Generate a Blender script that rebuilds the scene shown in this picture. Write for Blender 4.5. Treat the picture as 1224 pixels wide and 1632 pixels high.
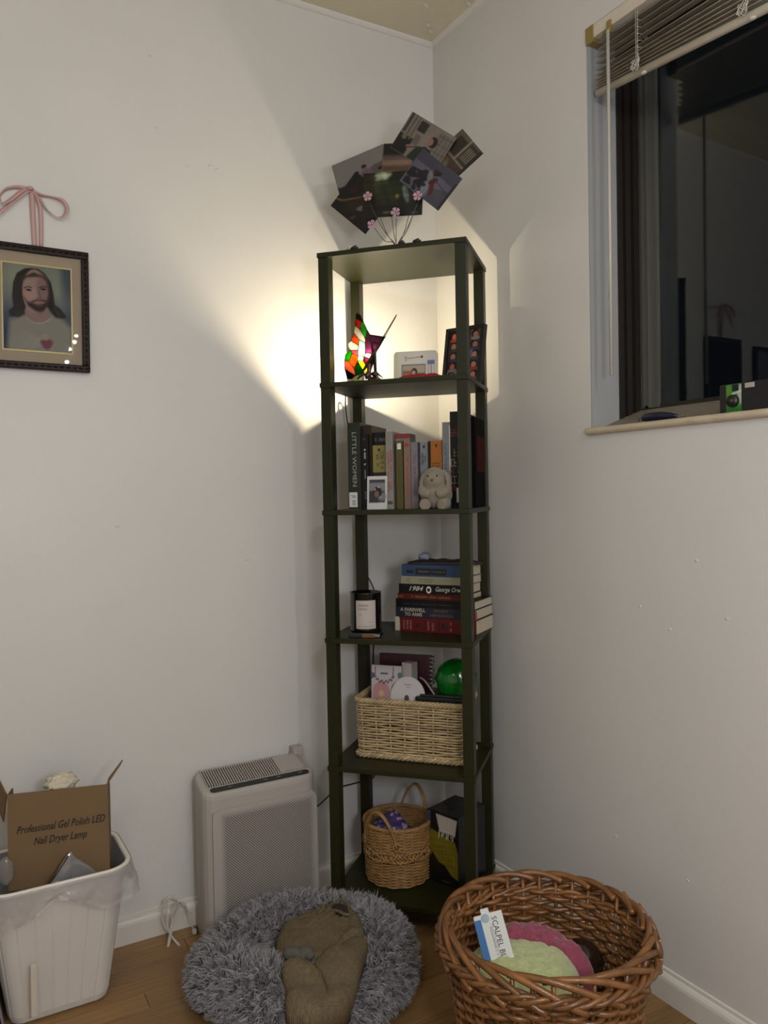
import bpy, bmesh, math, random
import numpy as np
from math import sin, cos, pi, radians, atan2, sqrt
from mathutils import Vector, Matrix
random.seed(7); rng = np.random.default_rng(7)
for o in list(bpy.data.objects): bpy.data.objects.remove(o)
SC = bpy.context.scene; COL = SC.collection

# ------------------------------------------------------------- camera
cd = bpy.data.cameras.new('camera'); cam = bpy.data.objects.new('camera', cd); COL.objects.link(cam)
Rr = Vector((.8682828, -.49570195, -.01909361)); Ru = Vector((.02817973, .0108595, .99954388)); Rf = Vector((.4952685, .86842481, -.02339786))
M = Matrix(((Rr.x, Ru.x, -Rf.x, -1.352), (Rr.y, Ru.y, -Rf.y, -2.0234), (Rr.z, Ru.z, -Rf.z, 1.0986), (0, 0, 0, 1)))
cam.matrix_world = M
cd.sensor_fit = 'VERTICAL'; cd.sensor_height = 36; cd.lens = 1273.43 / 1632 * 36; cd.clip_start = .05; cd.clip_end = 60
SC.camera = cam
# ------------------------------------------------------------- world, exposure
W = bpy.data.worlds.new('night'); SC.world = W; W.use_nodes = True
W.node_tree.nodes['Background'].inputs[0].default_value = (.012, .014, .02, 1); W.node_tree.nodes['Background'].inputs[1].default_value = .25
vs = SC.view_settings; vs.view_transform = 'Standard'; vs.look = 'None'; vs.gamma = 1; vs.exposure = -0.10; vs.use_curve_mapping = False
# ------------------------------------------------------------- room lights (ceiling fixture behind the camera, and an added low fill)
def light(kind, loc, power, color, size, rot=None):
    l = bpy.data.lights.new('room_light', kind); l.energy = power; l.color = color
    if kind == 'AREA': l.shape = 'DISK'; l.size = size
    else: l.shadow_soft_size = size
    o = bpy.data.objects.new('room_light', l); COL.objects.link(o); o.location = loc
    if rot: o.rotation_euler = rot
    return o
ROOMC = (1.0, 1.035, 1.12)
for p in ((-.629, -2.586, 1.982), (-.640, -2.586, 1.947), (-.663, -2.586, 1.905), (-.681, -2.586, 1.836)):
    light('POINT', p, 4.2, ROOMC, .007)
light('POINT', (-1.75, -2.05, 2.08), 14, ROOMC, .16)
light('POINT', (-1.05, -2.25, 1.18), 32, ROOMC, .13)  # added low fill to brighten the right wall, no part of the fixture

# ------------------------------------------------------------- materials
def lin(c):
    return tuple(((x / 255) / 12.92 if x / 255 <= .04045 else ((x / 255 + .055) / 1.055) ** 2.4) for x in c)
MATS = {}
def mat(name, rgb=None, rough=.5, metal=0, spec=.5, bump=0, bscale=60, var=0, vscale=8, rnd=0, attr=None, trans=0, emit=None, estr=0, sheen=0, alpha=1, stretch=None, coat=0):
    if name in MATS: return MATS[name]
    m = bpy.data.materials.new(name); m.use_nodes = True; MATS[name] = m
    nt = m.node_tree; N = nt.nodes; L = nt.links; b = N['Principled BSDF']
    c = lin(rgb) if rgb else (1, 1, 1)
    b.inputs['Base Color'].default_value = (*c, 1); b.inputs['Roughness'].default_value = rough; b.inputs['Metallic'].default_value = metal
    b.inputs['Specular IOR Level'].default_value = spec; b.inputs['Transmission Weight'].default_value = trans
    b.inputs['Sheen Weight'].default_value = sheen; b.inputs['Alpha'].default_value = alpha; b.inputs['Coat Weight'].default_value = coat
    if emit: b.inputs['Emission Color'].default_value = (*emit, 1); b.inputs['Emission Strength'].default_value = estr
    tc = N.new('ShaderNodeTexCoord'); src = tc.outputs['Object']
    if stretch:
        mp = N.new('ShaderNodeMapping'); mp.inputs['Scale'].default_value = stretch; L.new(src, mp.inputs[0]); src = mp.outputs[0]
    col = None
    if attr:
        a = N.new('ShaderNodeAttribute'); a.attribute_name = attr; col = a.outputs['Color']
    if var or rnd:
        nz = N.new('ShaderNodeTexNoise'); nz.inputs['Scale'].default_value = vscale; nz.inputs['Detail'].default_value = 5; L.new(src, nz.inputs['Vector'])
        ma = N.new('ShaderNodeMapRange'); ma.inputs[1].default_value = .25; ma.inputs[2].default_value = .75; ma.inputs[3].default_value = 1 - var; ma.inputs[4].default_value = 1 + var
        L.new(nz.outputs[0], ma.inputs[0]); val = ma.outputs[0]
        if rnd:
            oi = N.new('ShaderNodeObjectInfo'); mr = N.new('ShaderNodeMapRange'); mr.inputs[3].default_value = 1 - rnd; mr.inputs[4].default_value = 1 + rnd
            L.new(oi.outputs['Random'], mr.inputs[0]); mm = N.new('ShaderNodeMath'); mm.operation = 'MULTIPLY'; L.new(val, mm.inputs[0]); L.new(mr.outputs[0], mm.inputs[1]); val = mm.outputs[0]
        vm = N.new('ShaderNodeVectorMath'); vm.operation = 'SCALE'
        if col: L.new(col, vm.inputs[0])
        else: vm.inputs[0].default_value = c
        L.new(val, vm.inputs['Scale']); col = vm.outputs[0]
    if col: L.new(col, b.inputs['Base Color'])
    if bump:
        n2 = N.new('ShaderNodeTexNoise'); n2.inputs['Scale'].default_value = bscale; n2.inputs['Detail'].default_value = 4; L.new(src, n2.inputs['Vector'])
        bp = N.new('ShaderNodeBump'); bp.inputs['Strength'].default_value = bump; bp.inputs['Distance'].default_value = .002
        L.new(n2.outputs[0], bp.inputs['Height']); L.new(bp.outputs[0], b.inputs['Normal'])
    return m
def thin_glass(name, tint=(1, 1, 1), ior=1.45, rough=.0):
    if name in MATS: return MATS[name]
    m = bpy.data.materials.new(name); m.use_nodes = True; MATS[name] = m; nt = m.node_tree; N = nt.nodes; L = nt.links
    N.remove(N['Principled BSDF']); out = N['Material Output']
    t = N.new('ShaderNodeBsdfTransparent'); t.inputs[0].default_value = (*tint, 1)
    g = N.new('ShaderNodeBsdfGlossy'); g.inputs['Roughness'].default_value = rough
    f = N.new('ShaderNodeFresnel'); f.inputs[0].default_value = ior; x = N.new('ShaderNodeMixShader')
    L.new(f.outputs[0], x.inputs[0]); L.new(t.outputs[0], x.inputs[1]); L.new(g.outputs[0], x.inputs[2]); L.new(x.outputs[0], out.inputs[0])
    return m
def stained(name, rgb, dens=.6):
    if name in MATS: return MATS[name]
    m = bpy.data.materials.new(name); m.use_nodes = True; MATS[name] = m; nt = m.node_tree; N = nt.nodes; L = nt.links
    N.remove(N['Principled BSDF']); out = N['Material Output']; c = lin(rgb)
    t = N.new('ShaderNodeBsdfTranslucent'); g = N.new('ShaderNodeBsdfGlossy'); g.inputs['Roughness'].default_value = .25
    d = N.new('ShaderNodeBsdfDiffuse'); tc = N.new('ShaderNodeTexCoord'); nz = N.new('ShaderNodeTexNoise'); nz.inputs['Scale'].default_value = 60; nz.inputs['Detail'].default_value = 3
    L.new(tc.outputs['Object'], nz.inputs['Vector'])
    r = N.new('ShaderNodeMapRange'); r.inputs[1].default_value = .3; r.inputs[2].default_value = .7; r.inputs[3].default_value = .55; r.inputs[4].default_value = 1.15; L.new(nz.outputs[0], r.inputs[0])
    v = N.new('ShaderNodeVectorMath'); v.operation = 'SCALE'; v.inputs[0].default_value = tuple(q * dens for q in c); L.new(r.outputs[0], v.inputs['Scale'])
    L.new(v.outputs[0], t.inputs[0]); L.new(v.outputs[0], d.inputs[0])
    x = N.new('ShaderNodeMixShader'); x.inputs[0].default_value = .15; L.new(t.outputs[0], x.inputs[1]); L.new(d.outputs[0], x.inputs[2])
    y = N.new('ShaderNodeMixShader'); y.inputs[0].default_value = .06; L.new(x.outputs[0], y.inputs[1]); L.new(g.outputs[0], y.inputs[2])
    L.new(y.outputs[0], out.inputs[0]); return m
def film(name, rgb, op=.6, rough=.3):
    # thin milky plastic: part see-through, part diffuse, part gloss
    if name in MATS: return MATS[name]
    m = bpy.data.materials.new(name); m.use_nodes = True; MATS[name] = m; nt = m.node_tree; N = nt.nodes; L = nt.links
    b = N['Principled BSDF']; out = N['Material Output']; b.inputs['Base Color'].default_value = (*lin(rgb), 1); b.inputs['Roughness'].default_value = rough
    t = N.new('ShaderNodeBsdfTransparent'); x = N.new('ShaderNodeMixShader'); x.inputs[0].default_value = op
    L.new(t.outputs[0], x.inputs[1]); L.new(b.outputs[0], x.inputs[2]); L.new(x.outputs[0], out.inputs[0]); return m

# ------------------------------------------------------------- mesh builder
class MB:
    def __init__(s): s.v = []; s.f = []; s.mi = []; s.sm = []
    def add(s, vs, fs, mi=0, smooth=False):
        k = len(s.v); s.v += [tuple(map(float, p)) for p in vs]
        for f in fs: s.f.append(tuple(i + k for i in f)); s.mi.append(mi); s.sm.append(smooth)
        return s
    def box(s, a, b, mi=0, R=None, off=None, bev=0):
        (x0, y0, z0), (x1, y1, z1) = a, b
        if bev > 0:
            q = bev; bm = bmesh.new(); bmesh.ops.create_cube(bm, size=1)
            for v in bm.verts: v.co = Vector(((x0 + x1) / 2 + v.co.x * (x1 - x0), (y0 + y1) / 2 + v.co.y * (y1 - y0), (z0 + z1) / 2 + v.co.z * (z1 - z0)))
            bmesh.ops.bevel(bm, geom=list(bm.edges), offset=q, segments=2, affect='EDGES', profile=.6)
            bm.verts.index_update(); vs = [v.co.copy() for v in bm.verts]; fs = [[v.index for v in f.verts] for f in bm.faces]; bm.free()
        else:
            vs = [Vector(p) for p in ((x0, y0, z0), (x1, y0, z0), (x1, y1, z0), (x0, y1, z0), (x0, y0, z1), (x1, y0, z1), (x1, y1, z1), (x0, y1, z1))]
            fs = [(0, 3, 2, 1), (4, 5, 6, 7), (0, 1, 5, 4), (1, 2, 6, 5), (2, 3, 7, 6), (3, 0, 4, 7)]
        if R: vs = [R @ v for v in vs]
        if off: vs = [v + Vector(off) for v in vs]
        return s.add(vs, fs, mi)
    def tube(s, pts, r, n=6, closed=False, mi=0, caps=True, flat=1.0):
        P = [Vector(p) for p in pts]; m = len(P); rs = r if isinstance(r, (list, tuple)) else [r] * m
        vs = []; up = Vector((0, 0, 1)); T = []
        for i in range(m):
            a = P[(i - 1) % m] if (closed or i > 0) else P[i]; b = P[(i + 1) % m] if (closed or i < m - 1) else P[i]
            t = (b - a); T.append(t.normalized() if t.length > 1e-9 else Vector((0, 0, 1)))
        u = T[0].cross(up)
        if u.length < .05: u = T[0].cross(Vector((1, 0, 0)))
        u.normalize()
        for i in range(m):
            u = (u - T[i] * u.dot(T[i])); u.normalize(); w = T[i].cross(u)
            for k in range(n):
                a = 2 * pi * k / n; vs.append(P[i] + (u * cos(a) + w * sin(a) * flat) * rs[i])
        fs = []
        for i in range(m if closed else m - 1):
            j = (i + 1) % m
            for k in range(n): fs.append((i * n + k, i * n + (k + 1) % n, j * n + (k + 1) % n, j * n + k))
        if caps and not closed: fs.append(tuple(reversed(range(n)))); fs.append(tuple((m - 1) * n + k for k in range(n)))
        return s.add(vs, fs, mi, True)
    def lathe(s, prof, n=24, c=(0, 0, 0), mi=0, sx=1, sy=1, capb=True, capt=False):
        vs = []; m = len(prof)
        for r, z in prof:
            for k in range(n): a = 2 * pi * k / n; vs.append((c[0] + r * sx * cos(a), c[1] + r * sy * sin(a), c[2] + z))
        fs = [(i * n + k, i * n + (k + 1) % n, (i + 1) * n + (k + 1) % n, (i + 1) * n + k) for i in range(m - 1) for k in range(n)]
        if capb: fs.append(tuple(reversed(range(n))))
        if capt: fs.append(tuple((m - 1) * n + k for k in range(n)))
        return s.add(vs, fs, mi, True)
    def ball(s, c, r, n=12, m=8, sc=(1, 1, 1), mi=0, fn=None):
        vs = []; 
        for i in range(m + 1):
            th = pi * i / m
            for k in range(n):
                a = 2 * pi * k / n; d = Vector((sin(th) * cos(a), sin(th) * sin(a), -cos(th))); q = r * (fn(d) if fn else 1)
                vs.append((c[0] + d.x * q * sc[0], c[1] + d.y * q * sc[1], c[2] + d.z * q * sc[2]))
        fs = [(i * n + k, i * n + (k + 1) % n, (i + 1) * n + (k + 1) % n, (i + 1) * n + k) for i in range(m) for k in range(n)]
        return s.add(vs, fs, mi, True)
    def prism(s, poly, z0, z1, mi=0, F=None):
        F = F or (lambda x, y, z: (x, y, z)); n = len(poly)
        vs = [F(x, y, z0) for x, y in poly] + [F(x, y, z1) for x, y in poly]
        fs = [tuple(reversed(range(n))), tuple(range(n, 2 * n))] + [(i, (i + 1) % n, n + (i + 1) % n, n + i) for i in range(n)]
        return s.add(vs, fs, mi)
    def grid(s, nx, ny, fn, mi=0, smooth=True, closed_x=False):
        vs = [fn(i / (nx - (0 if closed_x else 1)), j / (ny - 1)) for j in range(ny) for i in range(nx)]
        fs = []
        for j in range(ny - 1):
            for i in range(nx if closed_x else nx - 1):
                a = j * nx + i; b = j * nx + (i + 1) % nx; fs.append((a, b, b + nx, a + nx))
        return s.add(vs, fs, mi, smooth)
    def mesh(s, name, ms):
        me = bpy.data.meshes.new(name); me.from_pydata(s.v, [], s.f)
        for m in (ms if isinstance(ms, (list, tuple)) else [ms]): me.materials.append(m)
        me.polygons.foreach_set('material_index', s.mi); me.polygons.foreach_set('use_smooth', s.sm); me.update()
        return me
    def build(s, name, ms, parent=None, **kw):
        return link(name, s.mesh(name, ms), parent, **kw)
def link(name, me, parent=None, loc=None, rz=0, **kw):
    o = bpy.data.objects.new(name, me); COL.objects.link(o)
    if parent: o.parent = parent
    if loc: o.location = loc
    if rz: o.rotation_euler = (0, 0, rz)
    for k, v in kw.items(): o[k] = v
    return o
def fixn(o):
    bm = bmesh.new(); bm.from_mesh(o.data); bmesh.ops.recalc_face_normals(bm, faces=bm.faces); bm.to_mesh(o.data); bm.free(); return o
def thing(name, label, cat, loc=(0, 0, 0), rz=0, group=None, rot=None):
    o = bpy.data.objects.new(name, None); COL.objects.link(o); o.empty_display_size = .05
    o.location = loc; o.rotation_euler = rot or (0, 0, rz); o['label'] = label; o['category'] = cat
    if group: o['group'] = group
    return o
def tag(o, label, cat, group=None):
    o['label'] = label; o['category'] = cat
    if group: o['group'] = group
    return o
def struct(o): o['kind'] = 'structure'; return o

def text(s, parent, m, org, xd, up, h, fit=None, name='lettering', shear=0, th=.0002, align='CENTER', bold=0):
    cu = bpy.data.curves.new('t', 'FONT'); cu.body = s; cu.size = 1; cu.align_x = align; cu.align_y = 'CENTER'; cu.shear = shear; cu.offset = bold; cu.resolution_u = 2
    t = bpy.data.objects.new('t', cu); COL.objects.link(t); bpy.context.view_layer.update()
    dg = bpy.context.evaluated_depsgraph_get(); me = bpy.data.meshes.new_from_object(t.evaluated_get(dg))
    bpy.data.objects.remove(t)
    xs = [v.co.x for v in me.vertices]; w = max(xs) - min(xs); sc = h / .72; sx = sc if not fit else fit / w
    xd = Vector(xd).normalized(); up = Vector(up).normalized(); n = xd.cross(up); org = Vector(org)
    for v in me.vertices: v.co = org + xd * v.co.x * sx + up * v.co.y * sc + n * th
    me.materials.clear(); me.materials.append(m); me.name = name
    return link(name, me, parent)
def marks(parent, m, org, xd, up, w, h, n, name='lettering', th=.0003, seed=1):
    """small illegible print: a row of letter-like strokes"""
    r = random.Random(seed); xd = Vector(xd).normalized(); up = Vector(up).normalized(); nn = xd.cross(up); org = Vector(org); b = MB(); cw = w / n
    def q(x0, y0, x1, y1):
        b.add([org + xd * x + up * y + nn * th for x, y in ((x0, y0), (x1, y0), (x1, y1), (x0, y1))], [(0, 1, 2, 3)])
    for i in range(n):
        if r.random() < .13: continue
        x = -w / 2 + i * cw; k = r.randint(0, 4); s = cw * .17; e = cw * .78
        q(x, -h / 2, x + s, h / 2)
        if k in (0, 1, 3): q(x + s, h / 2 - s, x + e, h / 2)
        if k in (1, 2): q(x + s, -h / 2, x + e, -h / 2 + s)
        if k in (0, 2, 4): q(x + s, -s / 2, x + e, s / 2)
        if k in (0, 3, 4): q(x + e - s, -h / 2, x + e, h / 2)
    return b.build(name, m, parent)

# painter: flat print as per-vertex colours of a grid
class Paint:
    def __init__(s, nx, ny, bg):
        s.nx, s.ny = nx, ny; x, y = np.meshgrid(np.linspace(0, 1, nx), np.linspace(0, 1, ny)); s.X, s.Y = x, y
        s.C = np.zeros((ny, nx, 3)); s.C[:] = lin(bg)
    def mix(s, a, c): a = np.clip(a, 0, 1)[..., None]; s.C = s.C * (1 - a) + np.array(lin(c)) * a; return s
    def ell(s, cx, cy, rx, ry, c, soft=.15, rot=0, op=1):
        dx, dy = s.X - cx, s.Y - cy; a = radians(rot); u = dx * cos(a) + dy * sin(a); v = -dx * sin(a) + dy * cos(a)
        d = np.sqrt((u / rx) ** 2 + (v / ry) ** 2); return s.mix(op * np.clip((1 + soft / 2 - d) / max(soft, 1e-3), 0, 1), c)
    def poly(s, pts, c, soft=.008, op=1):
        ins = np.zeros(s.X.shape, bool); dist = np.full(s.X.shape, 9.)
        n = len(pts)
        for i in range(n):
            (x1, y1), (x2, y2) = pts[i], pts[(i + 1) % n]
            if y1 != y2: ins ^= ((y1 > s.Y) != (y2 > s.Y)) & (s.X < (x2 - x1) * (s.Y - y1) / (y2 - y1) + x1)
            L2 = (x2 - x1) ** 2 + (y2 - y1) ** 2 + 1e-12; t = np.clip(((s.X - x1) * (x2 - x1) + (s.Y - y1) * (y2 - y1)) / L2, 0, 1)
            dist = np.minimum(dist, np.hypot(s.X - x1 - t * (x2 - x1), s.Y - y1 - t * (y2 - y1)))
        sd = np.where(ins, dist, -dist); return s.mix(op * np.clip(.5 + sd / soft, 0, 1), c)
    def rect(s, x0, y0, x1, y1, c, soft=.008, op=1): return s.poly([(x0, y0), (x1, y0), (x1, y1), (x0, y1)], c, soft, op)
    def line(s, pts, w, c, soft=.008, op=1):
        d = np.full(s.X.shape, 9.)
        for (x1, y1), (x2, y2) in zip(pts, pts[1:]):
            L2 = (x2 - x1) ** 2 + (y2 - y1) ** 2 + 1e-12; t = np.clip(((s.X - x1) * (x2 - x1) + (s.Y - y1) * (y2 - y1)) / L2, 0, 1)
            d = np.minimum(d, np.hypot(s.X - x1 - t * (x2 - x1), s.Y - y1 - t * (y2 - y1)))
        return s.mix(op * np.clip((w / 2 - d) / soft + .5, 0, 1), c)
    def noise(s, amt, k=6, seed=0):
        r = np.random.default_rng(seed); f = np.zeros(s.X.shape)
        for i in range(1, 5):
            a, b, p, q = r.normal(size=4) * k * i; f += np.sin(a * s.X + b * s.Y + p) * np.cos(b * s.X * .7 - a * s.Y + q) / i
        s.C = np.clip(s.C * (1 + amt * f[..., None]), 0, 1); return s
    def obj(s, name, parent, F, m, dark=1.0, **kw):
        s.C = dark * s.C
        vs = [F(x, y) for x, y in zip(s.X.ravel(), s.Y.ravel())]; nx = s.nx
        fs = [(j * nx + i, j * nx + i + 1, (j + 1) * nx + i + 1, (j + 1) * nx + i) for j in range(s.ny - 1) for i in range(nx - 1)]
        me = bpy.data.meshes.new(name); me.from_pydata([tuple(v) for v in vs], [], fs); me.materials.append(m)
        ca = me.color_attributes.new('Col', 'FLOAT_COLOR', 'POINT'); buf = np.ones((len(vs), 4)); buf[:, :3] = s.C.reshape(-1, 3); ca.data.foreach_set('color', buf.ravel())
        return link(name, me, parent, **kw)
M_print = mat('glossy_print', attr='Col', rough=.35, spec=.4); M_matte = mat('matte_print', attr='Col', rough=.7, spec=.05)

def smooth_closed(pts, k=4):
    n = len(pts); out = []
    for i in range(n):
        p0, p1, p2, p3 = (np.array(pts[(i + j - 1) % n], float) for j in range(4))
        for t in np.linspace(0, 1, k, endpoint=False):
            out.append(tuple(.5 * (2 * p1 + (p2 - p0) * t + (2 * p0 - 5 * p1 + 4 * p2 - p3) * t * t + (3 * p1 - p0 - 3 * p2 + p3) * t ** 3)))
    return out
def smooth_open(pts, k=5):
    P = [np.array(p, float) for p in pts]; P = [2 * P[0] - P[1]] + P + [2 * P[-1] - P[-2]]; out = []
    for i in range(1, len(P) - 2):
        p0, p1, p2, p3 = P[i - 1:i + 3]
        for t in np.linspace(0, 1, k, endpoint=False):
            out.append(tuple(.5 * (2 * p1 + (p2 - p0) * t + (2 * p0 - 5 * p1 + 4 * p2 - p3) * t * t + (3 * p1 - p0 - 3 * p2 + p3) * t ** 3)))
    out.append(tuple(P[-2])); return out
def blob(outline, c, zfn, H, bump, rings=16, k=4, e=3.5, drop=.004):
    """soft mound over a star-shaped outline; zfn gives the ground below it"""
    B = smooth_closed(outline, k); n = len(B); m = MB(); vs = []
    for j in range(rings + 1):
        t = 1 - j / rings if j < rings else 0.001
        for bx, by in B:
            x = c[0] + (bx - c[0]) * t; y = c[1] + (by - c[1]) * t; h = H * max(0, 1 - t ** e) ** .5
            vs.append((x, y, zfn(x, y) + h + bump(x, y, t) * min(1, (1 - t) * 6)))
    fs = [(j * n + i, j * n + (i + 1) % n, (j + 1) * n + (i + 1) % n, (j + 1) * n + i) for j in range(rings) for i in range(n)]
    fs.append(tuple(range(rings * n, rings * n + n)))
    vs += [(x, y, zfn(x, y) - drop) for x, y in B]; q = (rings + 1) * n
    fs += [(q + (i + 1) % n, i + 0, i, q + i) if 0 else (q + i, q + (i + 1) % n, (i + 1) % n, i) for i in range(n)]
    fs.append(tuple(reversed(range(q, q + n))))
    m.add(vs, fs, 0, True); return m
def nz(x, y, z=0, s=1, seed=0):
    from mathutils import noise
    return noise.noise(Vector((x * s + seed * 7.1, y * s - seed * 3.3, z * s + seed)))

# ------------------------------------------------------------- shelf frame of reference
SA = .8122; FLp = Vector((-.49986, -.21692, 0)); UV = Vector((cos(SA), -sin(SA), 0)); VV = Vector((sin(SA), cos(SA), 0))
SW, SD = .375, .2801; Z = [1.696, 1.3756, 1.0585, .7389, .4159, .0865]; TH = .012
def S(u, v, z): return FLp + UV * u + VV * v + Vector((0, 0, z))
H = 2.44

# ============================================================= STRUCTURE
M_wall = mat('wall_paint', (208, 205, 199), .42, spec=.35, bump=.25, bscale=55, var=.025, vscale=3)
M_ceil = mat('ceiling_paint', (216, 207, 180), .6, spec=.2, bump=.4, bscale=70, var=.05, vscale=5)
M_trim = mat('trim_paint', (214, 209, 199), .38, spec=.4, bump=.12, bscale=30)
M_reveal = mat('reveal_paint', (158, 158, 157), .45, spec=.3, bump=.2, bscale=50)
M_floor = mat('oak_floor', (140, 106, 66), .38, spec=.4, var=.22, vscale=5, rnd=.2, stretch=(1.6, 26, 26), bump=.15, bscale=6)
M_gap = mat('floor_gap', (30, 21, 13), .9)
XL, YB = -3.0, -3.3
wl = MB().box((XL - .1, 0, -.05), (.2, .12, H)).build('wall_left', M_wall); struct(wl)
WY0, WY1, WZ0, WZ1 = -.638, -1.95, 1.225, 2.162
b = MB()
b.box((0, WY0, -.05), (.2, 0, H)); b.box((0, WY1, -.05), (.2, WY0, WZ0)); b.box((0, WY1, WZ1), (.2, WY0, H)); b.box((0, YB, -.05), (.2, WY1, H))
struct(b.build('wall_right', M_wall))
struct(MB().box((XL, YB - .1, -.05), (.2, YB, H)).build('wall_rear', M_wall))
struct(MB().box((XL - .1, YB, -.05), (XL, 0, H)).build('wall_side', M_wall))
struct(MB().box((XL - .1, YB - .1, H), (.2, .12, H + .1)).build('ceiling', M_ceil))
fl = struct(MB().box((XL - .1, YB - .1, -.06), (.2, .12, -.006)).build('floor', M_gap))
# planks parallel to the left wall; the part of the floor the photograph can show is laid board by board
pw = .057; y = -.003; row = 0; r = random.Random(3)
while y > -1.62:
    x = -3.0 - r.random() * .5
    while x < 0:
        L = .45 + r.random() * .5; x1 = min(x + L, -.001)
        if x1 - x > .02:
            h = -.0002 - r.random() * .0007
            MB().box((x + .0006, y - pw + .0007, -.02), (x1 - .0006, y - .0007, h), bev=.0006).build('plank', M_floor, fl)
        x += L
    y -= pw; row += 1
MB().box((-3, YB, -.02), (0, y, -.001)).build('plank', M_floor, fl)
# baseboards with rounded top
def baseboard(name, prof, a, bb, axis):
    m = MB()
    pts = [(p, q) for p, q in prof]
    if axis == 'x': m.prism(pts, a, bb, F=lambda p, q, t: (t, -p, q))
    else: m.prism(pts, a, bb, F=lambda p, q, t: (-p, t, q))
    return struct(fixn(m.build(name, M_trim)))
prof = [(0, 0), (.014, 0), (.014, .046), (.0125, .052), (.009, .057), (.004, .0585), (.004, .066), (0, .068)]
baseboard('baseboard_left', prof, XL, -.0002, 'x'); baseboard('baseboard_right', prof, YB, -.0145, 'y')
# crown bead
cp = [(0, 0), (.012, 0), (.010, -.006), (.005, -.011), (0, -.013)]
m = MB().prism(cp, XL, 0, F=lambda p, q, t: (t, -p, H + q)); struct(fixn(m.build('trim_1', M_trim)))
m = MB().prism(cp, YB, -.012, F=lambda p, q, t: (-p, t, H + q)); struct(fixn(m.build('trim_2', M_trim)))
# peeling paint on the ceiling near the corner
M_flake = mat('paint_flake', (212, 206, 190), .5)
def flake(pts, lift):
    n = len(pts); m = MB(); c = (sum(p[0] for p in pts) / n, sum(p[1] for p in pts) / n)
    vs = [(x, yy, H - .0012 - (lift if i in (0, 1) else 0)) for i, (x, yy) in enumerate(pts)] + [(c[0], c[1], H - .0015)]
    m.add(vs, [(i, (i + 1) % n, n) for i in range(n)]); m.build('paint_flake', M_flake, bpy.data.objects['ceiling'])
for cx, cy, s in ((-.20, -.27, .03), (-.31, -.28, .018), (-.13, -.16, .016), (-.075, -.085, .014), (-.05, -.06, .012), (-.03, -.22, .014)):
    flake([(cx + s * (1 + .3 * sin(i * 9)) * cos(i * 1.05), cy + s * .35 * (1 + .4 * cos(i * 5)) * sin(i * 1.05) + .4 * s * cos(i * 1.05)) for i in range(6)], .003)

for wx_, wz_ in ((-.841, 2.194), (-.752, 1.94), (-.695, 1.951), (-.676, 1.946), (-.95, 1.03), (-.62, .93), (-.83, 2.02)):
    MB().ball((0, 0, 0), .004, 8, 6, sc=(1.4, .25, .7)).build('paint_blemish', M_wall, wl, loc=(wx_, -.0003, wz_))
for wy_, wz_ in ((-.78, .84), (-.86, .80), (-.93, .95), (-.70, .30), (-.90, .28), (-1.0, .84)):
    MB().ball((0, 0, 0), .004, 8, 6, sc=(.25, 1.2, .8)).build('paint_blemish', M_wall, bpy.data.objects['wall_right'], loc=(-.0003, wy_, wz_))
# ------------------------------------------------------------- window
M_alu = mat('window_aluminium', (112, 112, 104), .4, metal=.6, bump=.1); M_alud = mat('dark_bronze_frame', (44, 38, 33), .45, metal=.3, bump=.15)
M_pane = thin_glass('window_glass', (.85, .88, .86), 1.38)
M_sill = mat('sill_paint', (190, 175, 150), .6, bump=.6, bscale=90, var=.12, vscale=40)
win = thing('window_1', '', 'window'); del win['label'], win['category']; win['kind'] = 'structure'
m = MB(); m.box((.0005, WY0 - .0005, WZ0), (.088, WY0 - .004, WZ1)); m.box((.0005, WY1, WZ1 - .004), (.088, WY0 - .004, WZ1)); m.build('reveal', M_reveal, win)
m = MB()  # dark bronze jamb with grooves
for x0, x1, d in ((.088, .1, .010), (.1, .108, .004), (.108, .124, .013), (.124, .132, .006), (.132, .146, .016)):
    m.box((x0, WY0 - d, 1.262), (x1, WY0, WZ1))
m.box((.088, WY1, WZ1 - .02), (.146, WY0, WZ1)); m.build('jamb', M_alud, win)
m = MB(); y0 = WY0 - .016
for a, bq, x in ((0, .010, .148), (.010, .012, .143), (.012, .026, .150), (.026, .029, .143), (.029, .050, .149), (.050, .056, .146)):
    m.box((x, y0 - bq, 1.29), (.162, y0 - a, WZ1))
m.build('sash_stile', M_alu, win)
m = MB().box((.15, WY1, 1.282), (.165, y0, 1.296)); m.build('sash_rail', M_alud, win)
o = MB().box((-.0015, -1.25, -.45), (.0015, 0, .45)).build('pane', M_pane, win, loc=(.155, y0 - .054, 1.74)); o.rotation_euler = (0, 0, radians(1.55))
# sloping painted sill and its rounded nose
m = MB().prism([(.002, 1.226), (.002, 1.241), (.03, 1.243), (.15, 1.287), (.165, 1.287), (.165, 1.226)], WY1, WY0 - .004, F=lambda p, q, t: (p, t, q)); fixn(m.build('sloping_sill', mat('sill_grey', (128, 118, 104), .6, bump=.4, var=.1, vscale=20), win))
m = MB(); nose = []
for i in range(9): a = -pi / 2 + pi * i / 8; nose.append((-.004 - .010 * cos(a), 1.2335 + .0085 * sin(a)))
m.prism([(0.0, 1.225)] + nose + [(0.0, 1.242)], WY1, WY0 + .004, F=lambda p, q, t: (p + .0015 * nz(t, q, 0, 25), t, q)); fixn(m.build('window_sill', M_sill, win))

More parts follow.
